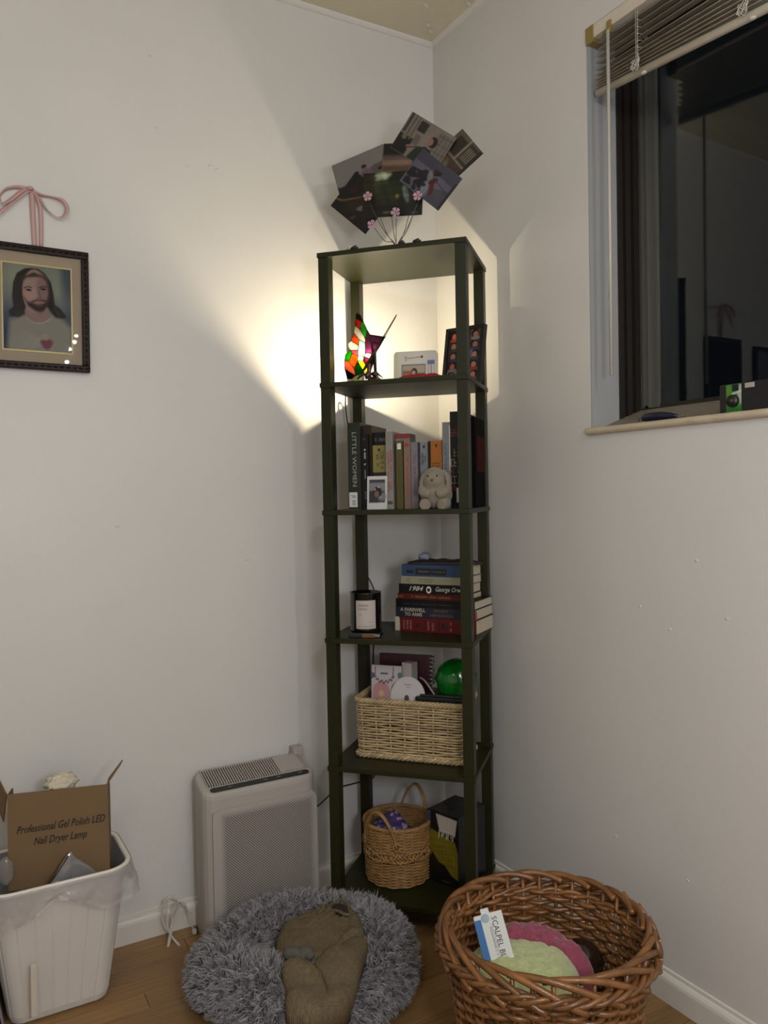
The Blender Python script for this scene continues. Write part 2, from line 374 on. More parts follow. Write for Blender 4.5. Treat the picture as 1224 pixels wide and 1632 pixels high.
# ------------------------------------------------------------- blind
M_slat = mat('blind_slat', (205, 195, 178), .45, var=.06, vscale=30); M_brass = mat('brass_bracket', (158, 138, 84), .4, metal=.5, bump=.3); M_cord = mat('blind_cord', (198, 192, 178), .7)
M_clear = mat('wand_plastic', (186, 180, 170), .25, spec=.5)
bl = thing('window_blind', 'cream slatted window blind drawn up at the top of the window', 'blind', (0, 0, 0))
by0, by1 = WY0 - .010, -1.9
MB().box((-.002, by1, 2.131), (.026, by0 - .006, 2.16), bev=.002).build('headrail', M_slat, bl)
for yy in (by0 + .004,): MB().box((-.004, yy - .02, 2.122), (.030, yy + .004, 2.160), bev=.001).build('bracket', M_brass, bl)
MB().box((-.007, by0 - .072, 2.114), (-.001, by0 - .060, 2.142), bev=.001).build('wand_clip', M_brass, bl)
def slatz(y, z): return z + (y - by0) * .0
zs = [2.118, 2.103, 2.088, 2.073, 2.058, 2.046, 2.038, 2.031, 2.025, 2.019]
for i, z in enumerate(zs):
    t = radians(13 if i < 5 else 8); m = MB(); w = .0125; y_off = .008 if i < 6 else .002
    sl = (.0 if i < 4 else .01 * (i - 3))
    def fn(u, v, z=z, t=t, sl=sl, yo=y_off):
        s = (v - .5) * 2 * w; bow = .0012 * (1 - (s / w) ** 2); yy = by0 - .012 - yo + (by1 - by0) * u * .97
        return (.014 + s * cos(t) + bow * sin(t) * -1, yy, z + s * sin(t) + bow * cos(t) + sl * (yy - by0))
    m.grid(2, 5, fn); o = m.build('slat', M_slat, bl); md = o.modifiers.new('t', 'SOLIDIFY'); md.thickness = .0006
m = MB(); m.tube([(.012, by0 - .012, 2.0085), (.012, by1, 2.0085 + .075 * (by1 - by0))], .0075, 8, flat=1.3); m.build('bottom_rail', M_slat, bl)
MB().tube([(-.009, by0 - .067, 2.118), (-.010, by0 - .066, 1.353)], .0042, 6).build('tilt_wand', M_clear, bl)
MB().tube([(-.009, by0 - .067, 2.118), (-.005, by0 - .067, 2.126), (-.004, by0 - .066, 2.132)], .0018, 6).build('wand_hook', M_brass, bl)
for yy in (-.79, -1.05, -1.45):
    m = MB(); zb = 2.0085 + .075 * (yy - by0)
    for d in (-.003, .003):
        for xx in (-.001, .027): m.tube([(xx, yy + d, 2.132), (xx, yy + d * .6, zb)], .0007, 4)
    for z in np.linspace(zb + .006, 2.12, 9): m.tube([(-.001, yy, z), (.027, yy, z + .006)], .0006, 4)
    m.build('ladder_cord', M_cord, bl)
    m = MB(); pts = [(-.006 - .003 * sin(i * 2.1), yy + .012 * sin(i * 1.7), zb + .012 + .014 * sin(i * 2.6 + 1)) for i in range(14)]
    m.tube(smooth_open(pts, 4), .0008, 4); m.build('cord_tangle', M_cord, bl)
    m = MB().ball((.006, yy - .012, zb - .009), .006, sc=(1, 1.2, .6)); m.build('cord_button', M_cord, bl)

# ============================================================= BOOKSHELF
M_shelf = mat('olive_green_laminate', (34, 35, 14), .42, spec=.25, bump=.03, bscale=200)
sh = thing('bookshelf', 'tall narrow dark olive green bookshelf standing across the corner', 'bookshelf', FLp, -SA)
pm = MB().box((0, 0, -TH), (SW, SD, 0), bev=.0012).mesh('shelf_panel', M_shelf)
for z in Z: link('shelf_panel', pm, sh, loc=(0, 0, z))
pu, pv = .026, .034
posts = [(.0025, .002), (SW - pu - .0025, .002), (.0025, SD - pv - .002), (SW - pu - .0025, SD - pv - .002)]
prev = None
for i in range(6):
    z1 = Z[i] - TH; z0 = Z[i + 1] if i < 5 else 0
    me = MB().box((0, 0, z0), (pu, pv, z1), bev=.001).mesh('post', M_shelf)
    for (a, c) in posts: link('post', me, sh, loc=(a, c, 0))
sT = [None] + Z

def T(name, label, cat, u, v, z, rot=0, group=None): return thing(name, label, cat, S(u, v, z), -SA + rot, group)

# ------------------------------------------------------------- top: photo holder and prints
z1 = Z[0]
M_wire = mat('steel_wire', (92, 88, 84), .35, metal=.7); M_petal = mat('pink_enamel', (176, 140, 152), .3, spec=.6, var=.1, vscale=60); M_black = mat('black_plastic', (20, 20, 21), .4)
ph = T('photo_holder', 'wire photo holder with pink flowers and a bunch of stems on top of the bookshelf', 'photo holder', .178, .10, z1)
MB().lathe([(.020, 0), (.021, .003), (.018, .006), (.006, .008), (.003, .016), (.003, .022)], 16, capt=True).build('base', M_wire, ph)
def pht(u, z, v): return (u - .178, v - .10, z - z1)
stems = [((.114, 1.835), .080), ((.241, 1.822), .082), ((.184, 1.786), .080), ((.127, 1.768), .082), ((.135, 1.80), .105), ((.165, 1.80), .106), ((.21, 1.80), .107), ((.225, 1.81), .108)]
for i, ((u, z), v) in enumerate(stems):
    e = pht(u, z, v); MB().tube(smooth_open([(0, 0, .018), (e[0] * .12, e[1] * .3, .035), (e[0] * .55, e[1] * .7, e[2] * .55), e], 4), .0009, 5).build('stem', M_wire, ph)
for (u, z, v) in ((.112, 1.847, .078), (.241, 1.833, .080), (.184, 1.799, .078), (.121, 1.776, .080)):
    cx, cy, cz = pht(u, z, v); f = MB().ball((cx, cy, cz), .003, 8, 6).build('flower', M_wire, ph); pe = random.random()
    for k in range(5):
        a = pe + 2 * pi * k / 5; q = []
        for t, w in ((.15, .001), (.5, .0032), (.8, .0048), (1, .0036), (1.02, .001)):
            q.append((t * .0115, w))
        ol = [(x, w) for x, w in q] + [(x, -w) for x, w in reversed(q)]
        mm = MB().prism(ol, -.0005, .0005, F=lambda x, y, t, a=a: (cx + x * cos(a) - y * sin(a), cy - .002 + t - x * .12, cz + x * sin(a) + y * cos(a)))
        fixn(mm.build('petal', M_petal, f))
def clip_thing(u, v, lab, w=.011):
    t = MB(); t.ball((0, 0, .004), .006, 10, 6, sc=(w / .006, .8, .7)); t.tube([(-w * .7, 0, .006), (w * .5, 0, .010)], .0014, 5)
    tag(link('small_clip', t.mesh('small_clip', M_black), None, loc=S(u, v, z1), rz=-SA), lab, 'clip', 'small black clips on the shelf top')
clip_thing(.096, .008, 'small black clip near the left end of the shelf top'); clip_thing(.216, .008, 'small black clip right of the photo stems on the shelf top', .009); clip_thing(.254, .008, 'low black clip furthest right on the shelf top', .011)
m = MB(); m.ball((0, 0, .006), .008, 8, 6, fn=lambda d: 1 + .25 * sin(7 * d.x) * cos(6 * d.z)); tag(link('dried_bud', m.mesh('dried_bud', mat('pale_bud', (196, 192, 160), .8)), None, loc=S(.084, .014, z1)), 'small pale dried bud at the left of the shelf top', 'bud')

def print_obj(label, c, ang, w, h, v, P, cat='photo', name='photo_print', tilt=0):
    """print centred at shelf coords c=(u,z), rotated ang degrees in the plane of the shelf front"""
    a = radians(ang); o = thing(name, label, cat, S(c[0], v, c[1]), rot=(0, 0, 0), group='photo prints fanned out above the bookshelf'); o.rotation_euler = (0, 0, -SA + radians(tilt))
    F = lambda x, y: ((x - .5) * w * cos(a) - (y - .5) * h * sin(a), 0, (x - .5) * w * sin(a) + (y - .5) * h * cos(a))
    P.obj('picture', o, F, M_print, dark=.62)
    m = MB(); q = [F(0, 0), F(1, 0), F(1, 1), F(0, 1)]; m.add([(x, yy + d, z) for d in (.0002, .0007) for x, yy, z in q], [(0, 1, 2, 3), (7, 6, 5, 4), (0, 4, 5, 1), (1, 5, 6, 2), (2, 6, 7, 3), (3, 7, 4, 0)])
    m.build('backing', mat('photo_paper', (188, 186, 180), .6), o); return o
def rc(corner, ang, w, h, which):
    a = radians(ang); dx = {'l': .5, 'r': -.5}[which[1]] * w; dz = {'b': .5, 't': -.5}[which[0]] * h
    return (corner[0] + dx * cos(a) - dz * sin(a), corner[1] + dx * sin(a) + dz * cos(a))
# A people against a grey sky
P = Paint(60, 44, (132, 127, 122)); P.poly([(0, 0), (1, 0), (1, .2), (.6, .28), (.3, .36), (0, .40)], (34, 38, 38)); P.poly([(.55, .5), (.75, .62), (1, .6), (1, .1), (.5, .1)], (96, 88, 82)).noise(.06)
for x, yy, c in ((.42, .42, (24, 22, 34)), (.58, .52, (112, 88, 100)), (.86, .32, (90, 62, 50))):
    P.ell(x, yy - .18, .13, .26, c, .3); P.ell(x - .02, yy + .10, .045, .075, (128, 96, 84), .3); P.ell(x - .02, yy + .15, .05, .045, (22, 15, 14), .3)
P.ell(.5, .2, .1, .05, (110, 82, 74), .5)
print_obj('photo print of two seated people against a pale grey sky, leftmost of the fan', rc((.148, 1.983), 14.5, .145, .103, 'tr'), 14.5, .145, .103, .100, P)
# B person in green at a window
P = Paint(64, 46, (136, 124, 114)); P.rect(0, 0, .3, .45, (22, 24, 20)); P.rect(.02, .5, .08, 1, (58, 54, 50)).rect(.12, .35, .16, 1, (102, 92, 84)).rect(.2, .4, .24, 1, (110, 98, 88)); P.rect(.26, .68, .44, .95, (46, 44, 42)).rect(.3, .35, .42, .6, (108, 98, 90))
P.rect(.72, .3, 1, .92, (118, 112, 104))
for x in (.72, .8, .88, .96): P.line([(x, .3), (x, .92)], .012, (44, 38, 34))
for yy in (.45, .65, .85): P.line([(.7, yy), (1, yy)], .012, (44, 38, 34))
P.ell(.67, .62, .085, .14, (26, 16, 14)).ell(.62, .60, .055, .09, (150, 112, 98)).poly([(.35, .0), (.42, .3), (.58, .45), (.72, .42), (.82, .1), (.8, 0)], (34, 42, 34)).ell(.30, .24, .06, .05, (158, 122, 102)).ell(.9, .2, .12, .1, (48, 34, 28))
P.line([(.25, .2), (.5, .38)], .03, (60, 40, 36)); P.ell(.12, .4, .05, .06, (120, 112, 90)).noise(.1, 9, 2)
print_obj('photo print of a person in green by a paned window, topmost of the fan', rc((.227, 2.050), -36.5, .137, .100, 'tl'), -36.5, .137, .10, .0955, P)
# C room with bookcase
P = Paint(50, 40, (70, 50, 36)); P.rect(0, .5, 1, 1, (96, 84, 64)); P.rect(.12, .55, .45, .92, (40, 30, 24)).rect(.55, .55, .92, .95, (52, 40, 30))
for x in (.6, .66, .72, .78, .84): P.rect(x, .6, x + .03, .88, (150, 142, 120))
P.line([(.5, .5), (.5, 1)], .025, (150, 146, 128)).line([(0, .5), (1, .52)], .03, (140, 130, 106)).rect(.9, .2, 1, 1, (24, 16, 12)).ell(.3, .25, .2, .18, (128, 112, 78), .6).noise(.15, 8, 3)
print_obj('brown photo print of a room with shelves, furthest right of the fan', (.326, 1.922), -53, .085, .125, .106, P)
# G beach behind
P = Paint(50, 40, (146, 118, 96)); P.rect(0, .68, 1, 1, (18, 17, 15)).rect(0, .58, 1, .7, (94, 80, 78), .08).rect(0, .3, .7, .45, (92, 66, 46), .08); P.ell(.55, .32, .07, .16, (126, 102, 104)).ell(.56, .5, .035, .05, (44, 22, 18)).noise(.12, 9, 4)
print_obj('photo print of a beach under a dark top, middle of the fan behind the others', rc((.150, 1.982), -6, .150, .10, 'tl'), -6, .15, .10, .097, P)
# D lilac with tree
P = Paint(60, 44, (96, 94, 112)); P.poly([(0, 1), (1, 1), (1, .66), (0, .72)], (68, 66, 82)); P.poly([(.62, 0), (1, 0), (1, .55), (.62, .35)], (76, 72, 84)).rect(.94, 0, 1, .8, (34, 30, 38)); P.line([(.45, .6), (1, .42)], .02, (40, 36, 46))
for i in range(40): P.ell(.05 + .42 * random.random() ** .8, .05 + .55 * random.random(), .05, .07, (12, 16, 14), .3, 40 * i)
for i in range(7): P.ell(.28 + .05 * i, .45 + .05 * i, .05, .06, (12, 16, 14), .3)
P.ell(.5, .74, .045, .065, (60, 22, 22)).ell(.46, .55, .06, .16, (124, 122, 128), .3, 20).ell(.56, .5, .05, .14, (82, 14, 18), .2, -20).ell(.62, .32, .05, .16, (92, 20, 22), .2, 15).ell(.5, .22, .07, .2, (132, 134, 146), .4, 10).ell(.44, .3, .05, .05, (24, 30, 62)).noise(.06, 9, 5)
print_obj('lilac grey photo print of a figure by a dark tree, right of the fan', rc((.254, 1.951), -41.5, .131, .094, 'tl'), -41.5, .131, .094, .088, P)
# E dark greenery
P = Paint(60, 44, (14, 15, 12)); P.rect(0, .3, .3, 1, (44, 36, 18), .15).ell(.32, .72, .12, .25, (58, 66, 30), .5).ell(.33, .95, .13, .12, (172, 184, 150), .4).ell(.25, .84, .05, .03, (170, 176, 150), .4).ell(.45, .55, .2, .25, (34, 44, 18), .6).ell(.72, .5, .045, .2, (104, 116, 108), .4, 10).ell(.58, .45, .03, .05, (132, 116, 44), .5).ell(.85, .45, .05, .12, (70, 22, 26), .6)
P.rect(.35, .08, .52, .12, (96, 88, 50), .03).rect(.82, .05, .92, .08, (96, 96, 90), .03).noise(.45, 14, 6)
print_obj('dark photo print of green foliage at night, bottom centre of the fan', rc((.248, 1.790), -3.5, .158, .112, 'br'), -3.5, .158, .112, .091, P)
# F dark
P = Paint(60, 44, (13, 11, 14)); P.line([(.0, .22), (.15, .28), (.72, .95)], .03, (126, 106, 62), .03).line([(.1, .22), (.7, .85)], .012, (70, 50, 26)).ell(.42, .36, .12, .3, (44, 24, 16), .7, -30).ell(.62, .45, .06, .16, (120, 108, 118), .4, -40).ell(.2, .62, .07, .08, (60, 14, 22), .6).ell(.8, .4, .1, .04, (80, 66, 74), .5, 30).ell(.55, .12, .03, .07, (66, 64, 68), .4, -30).noise(.2, 9, 7)
print_obj('nearly black photo print with a gold line, lowest left of the fan', rc((.005, 1.843), -42, .125, .105, 'bl'), -42, .125, .105, .094, P)

# ------------------------------------------------------------- tier 1: lamp, instant photo frame, collage frame
z2 = Z[1]
LAMP = S(.092, .122, 1.452)
lp = T('butterfly_lamp', 'lit stained glass butterfly lamp on the top tier of the bookshelf', 'lamp', .112, .095, z2)
M_lead = mat('lead_came', (30, 25, 26), .45, metal=.3); M_bronze = mat('bronze_cast', (120, 92, 78), .45, metal=.4, bump=.6, bscale=80)
GC = {'red': (238, 70, 44), 'green': (70, 205, 60), 'white': (246, 238, 226), 'mint': (190, 238, 214), 'orange': (246, 138, 62), 'cream': (250, 240, 232), 'purple': (132, 78, 112), 'pink': (206, 120, 130), 'plum': (74, 34, 52), 'yellow': (232, 226, 70), 'dgreen': (24, 104, 32), 'peach': (240, 150, 104), 'dark': (36, 22, 36)}
PANES = [('dark', [(345, 130), (380, 108), (430, 150), (490, 290), (340, 210)]), ('red', [(340, 210), (445, 272), (430, 430), (320, 335)]), ('green', [(445, 272), (490, 290), (552, 430), (525, 610), (430, 430)]),
 ('white', [(320, 335), (430, 430), (525, 610), (515, 685), (400, 620), (305, 490)]), ('orange', [(305, 490), (400, 620), (390, 740), (245, 640)]), ('cream', [(245, 640), (390, 740), (375, 828), (230, 832), (185, 760), (190, 680)]),
 ('mint', [(400, 620), (515, 685), (520, 895), (490, 955), (375, 945), (375, 828), (390, 740)]), ('purple', [(552, 430), (610, 530), (690, 900), (600, 888), (520, 895), (515, 685), (525, 610)]), ('pink', [(230, 832), (375, 828), (375, 945), (265, 890)]),
 ('green', [(210, 840), (230, 832), (265, 890), (195, 1058), (112, 1035), (130, 930)]), ('orange', [(265, 890), (375, 945), (368, 1050), (300, 1200), (195, 1058)]), ('mint', [(375, 945), (490, 955), (475, 1047), (368, 1050)]), ('white', [(490, 955), (520, 895), (600, 888), (672, 940), (655, 1015)]),
 ('plum', [(490, 955), (655, 1015), (630, 1225), (575, 1230), (475, 1047)]), ('yellow', [(368, 1050), (475, 1047), (575, 1230), (540, 1290), (480, 1250)]), ('dgreen', [(368, 1050), (480, 1250), (440, 1320), (325, 1350), (300, 1200)]), ('peach', [(112, 1035), (195, 1058), (300, 1200), (325, 1350), (110, 1210)]),
 ('dark', [(110, 1210), (325, 1350), (240, 1420), (160, 1420)]), ('orange', [(655, 1015), (672, 940), (675, 1090), (630, 1225)])]
A0 = Vector((-.00033, .01449, .08258)); LB = Vector((1.38e-4, 4.8e-6, -8.7e-6)); LC = Vector((-2.24e-5, 6.37e-5, -1.163e-4))
def wing(nm, F):
    wg = MB().tube([F(700, 1180, 0), F(610, 530, 0)], .0016, 6).build(nm, M_lead, lp); segs = set()
    for c, poly in PANES:
        cx = sum(p[0] for p in poly) / len(poly); cy = sum(p[1] for p in poly) / len(poly)
        pl = [(cx + (x - cx) * .99, cy + (y - cy) * .99) for x, y in poly]
        fixn(MB().prism(pl, -.0007, .0007, F=F).build('glass_pane', stained('stained_' + c, GC[c]), wg))
        for i in range(len(poly)): a, bb = poly[i], poly[(i + 1) % len(poly)]; segs.add((min(a, bb), max(a, bb)))
    mm = MB()
    for a, bb in segs: mm.tube([F(*a, 0), F(*bb, 0)], .0010, 5)
    mm.build('lead_came', M_lead, wg)
nL = LB.cross(LC).normalized()
def FLw(zx, zy, t): return A0 + LB * (zx - 700) + LC * (min(zy, 1450) - 900) + nL * t
# the other wing opens away from the camera; its height axis runs from the body foot to its own tip
tipR = Vector((.06785, -.02677, .15788)); vd = Vector((-.285, .942, .175)); hR = (tipR + vd * .075 - A0 - vd * .024) / (900 - 150); wR = Vector((.27, -.93, .0)).normalized() * .00011; nR = wR.cross(hR).normalized()
def FRw(zx, zy, t): return A0 + vd * .024 + Vector((.002, 0, 0)) + wR * (700 - zx) + hR * (900 - zy) + nR * t
wing('left_wing', FLw); wing('right_wing', FRw)
mm = MB().tube([A0 + Vector((-.006, .022, -.072)), A0 + Vector((-.003, .012, -.040)), A0 + Vector((0, -.001, 0)), FLw(690, 860, 0)], [.003, .0042, .0042, .0024], 8); mm.build('body', M_lead, lp)
ctr = FLw(610, 530, 0); ctr2 = FLw(905, 570, 0); mid1 = FLw(650, 680, 0); mid2 = FLw(820, 690, 0); bot = FLw(700, 890, 0)
for q in ([ctr, ctr2, mid2, mid1], [mid1, mid2, bot]):
    n = len(q); mm = MB().add([p + Vector((0, d, 0)) for d in (0, .0012) for p in q], [tuple(range(n)), tuple(reversed(range(n, 2 * n)))] + [(i, i + n, (i + 1) % n + n, (i + 1) % n) for i in range(n)]); fixn(mm.build('glass_pane', stained('stained_purple', GC['purple']), lp))
mm = MB(); mm.tube([ctr, ctr2, bot, ctr], .0012, 5); mm.tube([mid1, mid2], .0012, 5); mm.build('lead_came', M_lead, lp)
MB().tube(smooth_open([FLw(700, 860, 0), FLw(800, 700, -.004), FLw(890, 520, -.006), FLw(940, 430, -.004)], 4), .0006, 4).build('antenna', M_lead, lp)
mm = MB().lathe([(.038, 0), (.042, .003), (.036, .008), (.02, .016), (.010, .024)], 20, c=(-.004, .02, 0), capt=True, sy=.8)
mm.build('base', M_bronze, lp)
for k in range(7):
    a = k * .9 + .3; d = Vector((cos(a), sin(a) * .8, 0)); pv_ = Vector((-d.y, d.x, 0)); c0 = Vector((-.010, -.004, .024))
    pts = [c0 + d * .004, c0 + d * .018 + pv_ * .009 + Vector((0, 0, .004)), c0 + d * .036 - Vector((0, 0, .008)), c0 + d * .018 - pv_ * .009 + Vector((0, 0, .004))]
    mm = MB().add(pts + [c0 + d * .020 + Vector((0, 0, .009))], [(0, 1, 4), (1, 2, 4), (2, 3, 4), (3, 0, 4)], smooth=True); o = mm.build('leaf', M_bronze if k % 2 else mat('green_patina', (58, 66, 44), .5), lp); o.modifiers.new('s', 'SOLIDIFY').thickness = .001
lb = LAMP - (FLp + UV * .112 + VV * .095 + Vector((0, 0, z2))); lx = lb.dot(UV); ly = lb.dot(VV); lz = lb.z
MB().lathe([(.0055, 0), (.0055, lz - .018), (.0045, lz - .012)], 12, c=(lx, ly, .0005), capt=True).build('socket', M_bronze, lp)
bulb = MB().ball((lx, ly, lz), .0062, 14, 10, sc=(1, 1, 1.4)); bulb.build('bulb', mat('lit_bulb', (255, 240, 210), .5, emit=(1.0, .86, .60), estr=4100), lp)
# cord of the lamp
def cord(pts, r, name, lab, m=None, k=6):
    o = MB().tube(smooth_open([tuple(p) for p in pts], k), r, 6).build(name, m or M_black); return tag(o, lab, 'cord')
cord([S(.085, .150, z2 + .003), S(.045, .20, z2 + .006), S(-.004, .225, z2 + .010), S(-.014, .232, z2 - .02), S(-.012, .236, z2 - .07), S(-.006, .25, z2 - .13), S(-.005, .286, z2 - .25), S(.006, .286, .98), S(-.006, .288, .93), S(.012, .290, .88), S(.040, .292, .82), S(.030, .291, .74), S(.035, .291, .68), S(.03, .291, .55), S(.03, .291, .36), S(.028, .289, .29), S(-.02, .262, .278), S(-.06, .22, .272), S(-.10, .165, .24), S(-.125, .135, .26), S(-.15, .12, .31)], .0021, 'power_cord', 'black power cord running down behind the bookshelf from the butterfly lamp')

# instant-photo style frame
fr = T('picture_frame', 'pale cream photo frame with fork and person picture beside the butterfly lamp', 'photo frame', .212, .135, z2, rot=.12)
M_cream = mat('cream_plastic', (206, 198, 184), .35, spec=.5)
mm = MB(); w2, h2 = .057, .088
ol = [(-w2 + .006, 0), (w2 - .006, 0), (w2, .006), (w2, h2 - .008), (w2 - .006, h2), (-w2 + .006, h2), (-w2, h2 - .008), (-w2, .006)]
mm.prism(ol, 0, .012, F=lambda x, yy, t: (x, t + yy * .12, yy)); fixn(mm.build('frame', M_cream, fr))
P = Paint(70, 54, (208, 200, 186)); P.rect(.0, 0, .1, 1, (204, 196, 160), .06).rect(.17, .0, .74, .62, (112, 110, 118), .01).rect(.2, .0, .72, .58, (168, 152, 126), .01)
P.rect(.2, .15, .45, .42, (134, 84, 46), .05).ell(.47, .36, .075, .14, (30, 16, 14)).ell(.455, .35, .04, .07, (186, 140, 118)).rect(.52, .12, .72, .34, (84, 50, 34), .04).ell(.48, .1, .2, .14, (134, 26, 20)).ell(.28, .22, .05, .12, (170, 110, 58), .4)
P.rect(.24, .83, .30, .86, (140, 90, 60)).rect(.24, .78, .30, .80, (140, 90, 60)).rect(.24, .73, .3, .75, (140, 90, 60)).line([(.3, .80), (.64, .84)], .018, (132, 40, 24)).ell(.65, .84, .03, .045, (96, 26, 16)).rect(.78, .6, .95, .72, (96, 112, 160)).rect(.79, .2, .8, .6, (96, 112, 160)).rect(.93, .2, .94, .6, (96, 112, 160)).rect(.86, .2, .875, .6, (160, 44, 44))
P.obj('picture', fr, lambda x, yy: ((x - .5) * .110, -.0006 + yy * h2 * .96 * .12 + .0004, .002 + yy * (h2 - .004)), M_print)
MB().box((-.01, .012, 0), (.01, .05, .003)).build('stand', M_cream, fr)
mm = blob([(-.06, -.012), (-.02, -.016), (.04, -.014), (.064, -.006), (.062, .008), (.02, .012), (-.04, .010)], (0, 0), lambda x, y: .002, .020, lambda x, y, t: .003 * nz(x, y, 0, 90))
tag(link('red_pouch', mm.mesh('red_pouch', mat('red_cloth', (150, 26, 26), .7)), None, loc=S(.235, .095, z2 - .0015), rz=-SA), 'low red cloth pouch lying in front of the cream photo frame', 'pouch')

# collage frame
cf = T('picture_frame', 'black upright picture frame holding a collage of faces behind the right shelf post', 'picture frame', .325, .165, z2, rot=-.32)
fw_, fh = .112, .150; lean = .20
def CF(x, yy, t): return (x, t + yy * lean, yy)
for nm, (x0, y0_, x1, y1_) in {'a': (-fw_ / 2, 0, fw_ / 2, .009), 'b': (-fw_ / 2, fh - .009, fw_ / 2, fh), 'c': (-fw_ / 2, .009, -fw_ / 2 + .009, fh - .009), 'd': (fw_ / 2 - .009, .009, fw_ / 2, fh - .009)}.items():
    fixn(MB().prism([(x0, y0_), (x1, y0_), (x1, y1_), (x0, y1_)], -.006, .012, F=CF).build('frame_rail', M_black, cf))
fixn(MB().prism([(-fw_ / 2 + .008, .008), (fw_ / 2 - .008, .008), (fw_ / 2 - .008, fh - .008), (-fw_ / 2 + .008, fh - .008)], .001, .010, F=CF).build('backboard', mat('grey_board', (86, 80, 70), .7), cf))
P = Paint(80, 110, (58, 46, 44)); rr = random.Random(5)
for j in range(5):
    for i in range(3):
        cx = (i + .5) / 3; cy = (j + .5) / 5; P.rect(i / 3 + .01, j / 5 + .006, (i + 1) / 3 - .01, (j + 1) / 5 - .006, rr.choice([(92, 98, 116), (70, 52, 44), (104, 84, 62), (46, 40, 44), (120, 108, 90)]))
        P.ell(cx + rr.uniform(-.04, .04), cy + .01, .12, .085, (26, 16, 16)); P.ell(cx, cy - .012, .075, .062, rr.choice([(168, 116, 98), (176, 96, 74), (148, 104, 90)])); P.ell(cx, cy - .085, .14, .035, rr.choice([(60, 60, 78), (150, 54, 40), (120, 120, 118)]))
P.obj('picture', cf, lambda x, yy: CF((x - .5) * (fw_ - .018), .009 + yy * (fh - .018), -.0004), M_print)
MB().add([CF(-.012, .11, .012), CF(.012, .11, .012), (.016, .075, 0), (-.016, .075, 0)], [(0, 1, 2, 3)]).build('easel_leg', M_black, cf).modifiers.new('s', 'SOLIDIFY').thickness = .002

# ------------------------------------------------------------- books
M_page = mat('book_pages', (182, 172, 152), .85, var=.05, vscale=6, stretch=(400, 1, 1))
M_pagef = mat('book_pages_flat', (182, 172, 152), .85, var=.06, vscale=6, stretch=(1, 1, 400))
def book(label, w, h, d, col, flat=False, spine=None, rough=.45, name='book', group=None, loc=None, rot=0, bind=.0012, pages=None):
    o = thing(name, label, 'book', loc, -SA + rot, group); c = mat('cover_%d_%d_%d' % col, tuple(q * .8 for q in col), rough, spec=.3 if rough < .8 else .08, var=.05, vscale=30)
    cs = mat('cover_%d_%d_%d' % spine, spine, rough, spec=.4) if spine else c
    e = bind
    A = (lambda a, y0, hh: (a, y0, hh)) if not flat else (lambda a, y0, hh: (hh, y0, a))
    def bx(m_, a0, y0, h0, a1, y1, h1, mi=0):
        p, q = A(a0, y0, h0), A(a1, y1, h1); m_.box(tuple(map(min, zip(p, q))), tuple(map(max, zip(p, q))), mi)
    m_ = MB(); bx(m_, 0, 0, 0, e, d, h); bx(m_, w - e, 0, 0, w, d, h); bx(m_, e, 0, 0, w - e, e * 1.2, h, 1); m_.build('cover', [c, cs], o)
    m_ = MB(); bx(m_, e, e * 1.2, .0015, w - e, d - .002, h - .0015); m_.build('pages', pages or (M_pagef if flat else M_page), o)
    return o
z3 = Z[2]; G2 = 'upright books on the second tier'
DN = (0, 0, -1); UX = (1, 0, 0)
def sp(o, s, m, w, h, zc, th, fit=None, xo=0, **k): return text(s, o, m, (w / 2 + xo, -.0002, zc), DN, UX, th, fit, **k)
I_w = mat('ink_white', (206, 204, 196), .6); I_k = mat('ink_black', (26, 22, 22), .6); I_r = mat('ink_red', (150, 48, 44), .6); I_g = mat('ink_gold', (150, 118, 56), .5); I_gr = mat('ink_grey', (116, 114, 110), .6); I_ol = mat('ink_olive', (70, 66, 26), .6)
def B2(label, u0, u1, h, d, col, v=.078, **k): return book(label, u1 - u0 - .0006, h, d, col, loc=S(u0, v, z3), group=G2, **k)
b1 = B2('thick dark green book titled Little Women at the left end of the row', .044, .079, .222, .155, (48, 54, 40)); sp(b1, 'LITTLE WOMEN', mat('ink_silver', (150, 152, 144), .5), .034, .2, .128, .0115, .138)
m = MB(); m.box((.002, -.001, .006), (.024, -.0001, .044), bev=.0004); st = m.build('sticker', mat('white_sticker', (206, 202, 196), .5), b1)
text('F', st, I_k, (.007, -.0012, .036), DN, UX, .004, name='sticker_print'); marks(b1, I_k, (.015, -.0013, .024), DN, UX, .026, .009, 12)
bb_ = B2('worn brown book whose top shows behind the black spines', .0795, .104, .215, .13, (58, 42, 26), v=.0965, pages=mat('brown_edge', (60, 44, 28), .8))
b2 = B2('black book with a white dot on its spine beside the dark green book', .080, .099, .192, .012, (16, 14, 16), v=.080); m = MB(); m.ball((.0095, -.0002, .152), .0023, 10, 6, sc=(1, .1, 1)); m.build('white_dot', I_w, b2); m = MB(); m.ball((.0085, -.0002, .179), .003, 10, 6, sc=(1, .1, 1)); m.build('red_dot', mat('ink_magenta', (104, 16, 40), .6), b2)
marks(b2, I_w, (.0095, -.0003, .128), DN, UX, .034, .005, 6, seed=3); m = MB().box((.008, -.0006, .078), (.0105, -.0001, .101)); m.build('spine_bar', I_gr, b2); marks(b2, I_gr, (.0095, -.0003, .035), DN, UX, .02, .004, 3, seed=4)
b3 = B2('black book with a grey title across its top behind the yellow book', .1045, .146, .197, .135, (20, 15, 16), v=.108); marks(b3, I_gr, (.020, -.0003, .178), (1, 0, 0), (0, 0, 1), .032, .009, 6, seed=8); m = MB(); m.ball((.005, -.0002, .158), .007, 12, 8, sc=(.6, .08, 1)); m.build('cover_badge', I_gr, b3)
b4 = B2('short yellow book standing raised between black and white spines', .106, .1452, .069, .012, (164, 152, 84), v=.094); b4.location.z = z3 + .094
